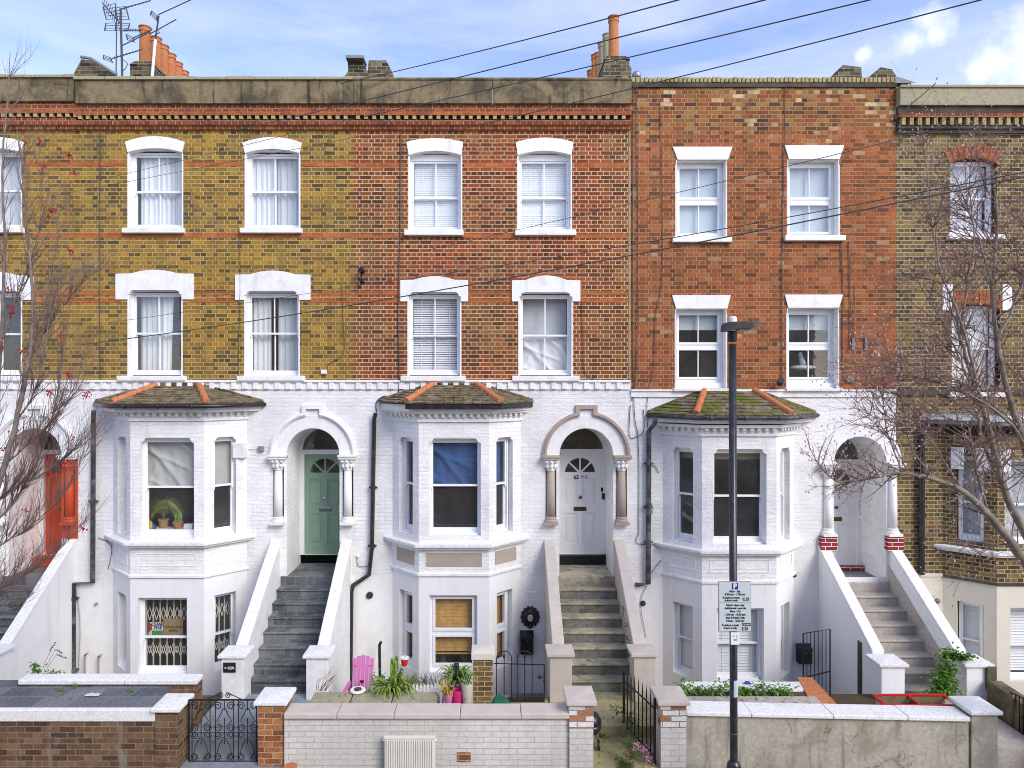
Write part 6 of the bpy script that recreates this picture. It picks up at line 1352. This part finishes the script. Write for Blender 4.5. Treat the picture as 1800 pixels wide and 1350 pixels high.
# ---------------------------------------------------------------- trees
def limb(m,pts,r0,r1,n=7,sub=4,seed=0,jit=.012):
    """smooth tapered limb through control points; returns list of (point, radius, direction)"""
    r=random.Random(seed); out=[]; k=len(pts)
    for i in range(k-1):
        p0=pts[max(i-1,0)];p1=pts[i];p2=pts[i+1];p3=pts[min(i+2,k-1)]
        for j in range(sub):
            t=j/sub; q=.5*((2*p1)+(p2-p0)*t+(2*p0-5*p1+4*p2-p3)*t*t+(3*p1-p0-3*p2+p3)*t**3); out.append(q+Vector((r.uniform(-jit,jit),r.uniform(-jit,jit),r.uniform(-jit,jit))))
    out.append(pts[-1]); rr=[r0+(r1-r0)*(i/(len(out)-1))**.8 for i in range(len(out))]
    m.tube(out,rr,n); return [(out[i],rr[i],(out[min(i+1,len(out)-1)]-out[max(i-1,0)]).normalized()) for i in range(len(out))]
def twigs(m,src,n,L,rad,seed,up=.6,lvl=2,bias=Vector((0,0,0)),fr=(.2,1),curve=.5,tips=None,child=3,side=1.,yflat=.6):
    r=random.Random(seed); k=len(src)
    for i in range(n):
        q,rr,d=src[min(k-1,int((fr[0]+(fr[1]-fr[0])*r.random())*(k-1)))]
        s=Vector((r.gauss(0,1),r.gauss(0,1)*yflat,r.gauss(0,.8))); s=(s-d*s.dot(d)*.6).normalized()
        dr=(d*.55+s*side*.8+bias).normalized(); l=L*r.uniform(.45,1.15); p=q.copy(); pts=[p.copy()]; ns=5
        wob=Vector((r.uniform(-1,1),r.uniform(-.6,.6),r.uniform(-1,1)))*.22
        for j in range(ns):
            dr=(dr+Vector((0,0,up*curve*.35))+wob*.5+Vector((r.uniform(-1,1),r.uniform(-.6,.6),r.uniform(-1,1)))*.13).normalized(); p=p+dr*l/ns; pts.append(p.copy())
        ra=min(rad,rr*.75); rs=[ra*(1-.72*j/ns) for j in range(ns+1)]; m.tube(pts,rs,4 if ra<.012 else 6,cap=False)
        if tips is not None: tips.append((pts[-1],dr)); 
        if lvl>1:
            sub=[(pts[j],rs[j],(pts[min(j+1,ns)]-pts[max(j-1,0)]).normalized()) for j in range(ns+1)]
            twigs(m,sub,child,l*.62,ra*.6,r.random(),up,lvl-1,bias*.6,(.2,.95),curve,tips,child,side,yflat)
def PV(l,d): return [P(a,b,d+(c if len(t)>2 else 0)) if False else P(t[0],t[1],d+(t[2] if len(t)>2 else 0)) for t in l for a,b,c in [(t[0],t[1],0)]]
# right tree
TD=8.3
T=thing('tree','bare spreading tree with pinkish budding twigs on the right, in front of the brown house','tree',(X(1900,TD),TD-DIST,0))
m=M(); base=Vector((X(1900,TD),TD-DIST,0)); m_tr=[base,Vector((X(1895,TD),TD-DIST,.9)),P(1870,1100,TD),P(1812,1000,TD)]
limb(m,m_tr,.15,.085,12,5,1); 
limbs=[]
defs=[ ([(1812,1000),(1770,945),(1738,905),(1690,862),(1640,842),(1585,832),(1520,842),(1470,845),(1432,808)],.060,.006),
 ([(1830,985),(1790,915),(1762,850),(1748,790),(1728,720),(1705,650),(1688,590),(1680,530)],.056,.014),
 ([(1870,1000),(1830,880),(1800,780),(1772,690),(1752,600),(1745,500),(1752,400),(1745,300)],.062,.010),
 ([(1728,720),(1712,655),(1690,570),(1655,480),(1640,400),(1630,300),(1622,235)],.022,.004),
 ([(1688,590),(1700,500),(1712,420),(1705,330),(1712,250)],.018,.004),
 ([(1762,850),(1735,800),(1720,740),(1710,690),(1690,640),(1668,590),(1640,540),(1600,470)],.024,.004),
 ([(1740,905),(1722,850),(1712,800),(1700,740)],.020,.008),
 ([(1640,842),(1600,780),(1585,700),(1570,640),(1530,560)],.013,.003),
 ([(1585,832),(1560,760),(1548,690),(1520,640)],.010,.003),
 ([(1800,780),(1770,740),(1700,690),(1640,670),(1580,655),(1530,640)],.020,.004),
 ([(1750,600),(1790,520),(1810,430),(1815,330)],.024,.006),
 ([(1745,500),(1720,420),(1700,360),(1668,290)],.016,.004),
 ([(1690,862),(1640,780),(1600,740),(1540,735),(1500,700)],.014,.003),
 ([(1830,985),(1780,960),(1740,960),(1700,985)],.016,.004),
 ([(1870,960),(1820,820),(1810,700),(1830,600)],.04,.012)]
for i,(pp,r0,r1) in enumerate(defs): 
    o=(i%3-1)*.18; limbs.append(limb(m,[P(a,b,TD+ (o*min(1,j/2))) for j,(a,b) in enumerate(pp)],r0,r1,8,5,i+1,.008))
m.build('trunk',K['barkg'],T,smooth=True)
m=M(); tips=[]
cnt=(44,36,46,38,34,42,18,32,26,44,36,36,32,12,26)
for i,l in enumerate(limbs): twigs(m,l,cnt[i],.72 if i else .5,.0080,50+i,up=.25,lvl=3,tips=tips,child=3,curve=.5,bias=Vector((-.12,0,.12)),fr=(.25,1),yflat=.8)
m.build('twigs',K['twig'],T)
r=random.Random(4); m=M()
for (p,d) in tips:
    if r.random()<.4: m.leaf(p,(d.x,d.y,d.z),r.uniform(.025,.05),.02,.0); 
    if r.random()<.25: m.ball(p,.009,5,4,(1,1,1.4))
m.build('buds',K['bud'],T)
# left tree
T=thing('tree','bare upright rowan with fine grey twigs and a few red berries at the left edge','tree',(X(-70,TD),TD-DIST,0))
base=Vector((X(-80,TD),TD-DIST,0)); m=M(); limb(m,[base,Vector((X(-78,TD),TD-DIST,1.0)),P(-70,1100,TD),P(-50,980,TD)],.13,.09,12,5,1)
defs=[([(-50,980),(-20,900),(8,820),(28,740),(45,660),(58,560),(50,440),(42,330),(30,230)],.046,.005),
 ([(-55,1000),(-25,860),(-8,740),(2,600),(8,440),(5,300),(12,180),(18,90)],.040,.003),
 ([(-50,960),(10,900),(50,840),(85,760),(105,670),(118,560),(128,470)],.017,.0025),
 ([(28,740),(60,690),(80,600),(92,500),(100,400),(110,300)],.012,.002),
 ([(-45,1020),(0,960),(50,930),(100,880),(140,820),(170,740)],.012,.002),
 ([(-45,1060),(10,1030),(60,1000),(120,950),(160,900)],.012,.002),
 ([(8,820),(50,780),(90,740),(130,680),(150,610)],.010,.002),
 ([(-20,900),(20,860),(80,830),(130,790),(175,760)],.012,.002),
 ([(45,660),(70,600),(110,540),(150,490),(185,470)],.010,.002),
 ([(-60,1060),(-20,1050),(20,1070),(60,1040)],.011,.002),
 ([(2,600),(30,520),(60,440),(72,350),(60,260)],.013,.002)]
limbs=[]
for i,(pp,r0,r1) in enumerate(defs):
    o=(i%3-1)*.15; limbs.append(limb(m,[P(a,b,TD+(o*min(1,j/2))) for j,(a,b) in enumerate(pp)],r0,r1,8,5,i+21,.008))
m.build('trunk',K['bark'],T,smooth=True)
m=M(); tips=[]
cnt=(60,52,76,66,92,80,78,86,50,44,46)
for i,l in enumerate(limbs): twigs(m,l,cnt[i],.60,.0060,150+i,up=.9,lvl=2,tips=tips,child=3,curve=.5,bias=Vector((.26,0,.46)),fr=(.12,.95),yflat=.5,side=.55)
m.build('twigs',K['twigl'],T)
r=random.Random(9); k=0
spots=[(120,273),(133,305),(86,382),(45,252),(70,247),(108,365),(122,440),(86,480),(18,540),(20,550),(2,605),(38,618),(110,590),(50,648),(120,658),(88,690),(84,1230) if False else (130,768),(8,790),(150,690),(152,697),(92,370),(60,1000) if False else (43,897),(145,930),(76,290),(15,505),(25,760)]
for (px,py) in spots:
    B=M(); c=P(px,py,TD-.05); n=r.randint(4,11)
    for i in range(n): B.ball(c+Vector((r.gauss(0,.025),r.gauss(0,.02),r.gauss(0,.018))),r.uniform(.008,.014),6,5)
    B.tube([c,c+Vector((r.uniform(-.06,.0),.03,r.uniform(-.12,-.05)))],.003,4); B.build('berry_cluster',K['berry'],T)
# ---------------------------------------------------------------- the opposite side of the street, seen only in the panes
def opposite(i,x0,x1,mat):
    H=thing('opposite_house',['yellow brick terraced house across the street behind the viewer','red brick terraced house across the street behind the viewer','brown brick terraced house across the street behind the viewer'][i%3],'house',((x0+x1)/2,-20,0),'houses across the street'); y=-20.
    F=Fr(x1,y,-1,0); w=x1-x0; m=M(F); hs=[rect(c-.5,c+.5,z,z+1.5) for c in (w*.27,w*.73) for z in (.9,3.9,6.6)]
    m.panel(rect(0,w,0,9.4),hs,0,rev=.15); m.build('wall',K[mat],H)
    m=M(F); m.box(0,w,.5,.6,0,9.3); m.box(0,w,-.1,.3,9.4,9.7); m.build('parapet',K['dark'],H)
    for l in hs:
        m=M(F); a,b,c,d=l[0][0],l[1][0],l[0][1],l[2][1]; m.box(a,a+.07,.1,.15,c,d); m.box(b-.07,b,.1,.15,c,d); m.box(a+.07,b-.07,.1,.15,d-.07,d); m.box(a+.07,b-.07,.1,.15,c,c+.07); m.box(a+.07,b-.07,.1,.15,(c+d)/2-.03,(c+d)/2+.03); wv=m.build('window',K['wsash'],H)
        m=M(F); m.panel(l,n=.14); m.build('glass',K['glass'],wv)
for i in range(6): opposite(i,-15+i*5.1,-9.9+i*5.1-.02,('yellow','red','brown')[i%3])
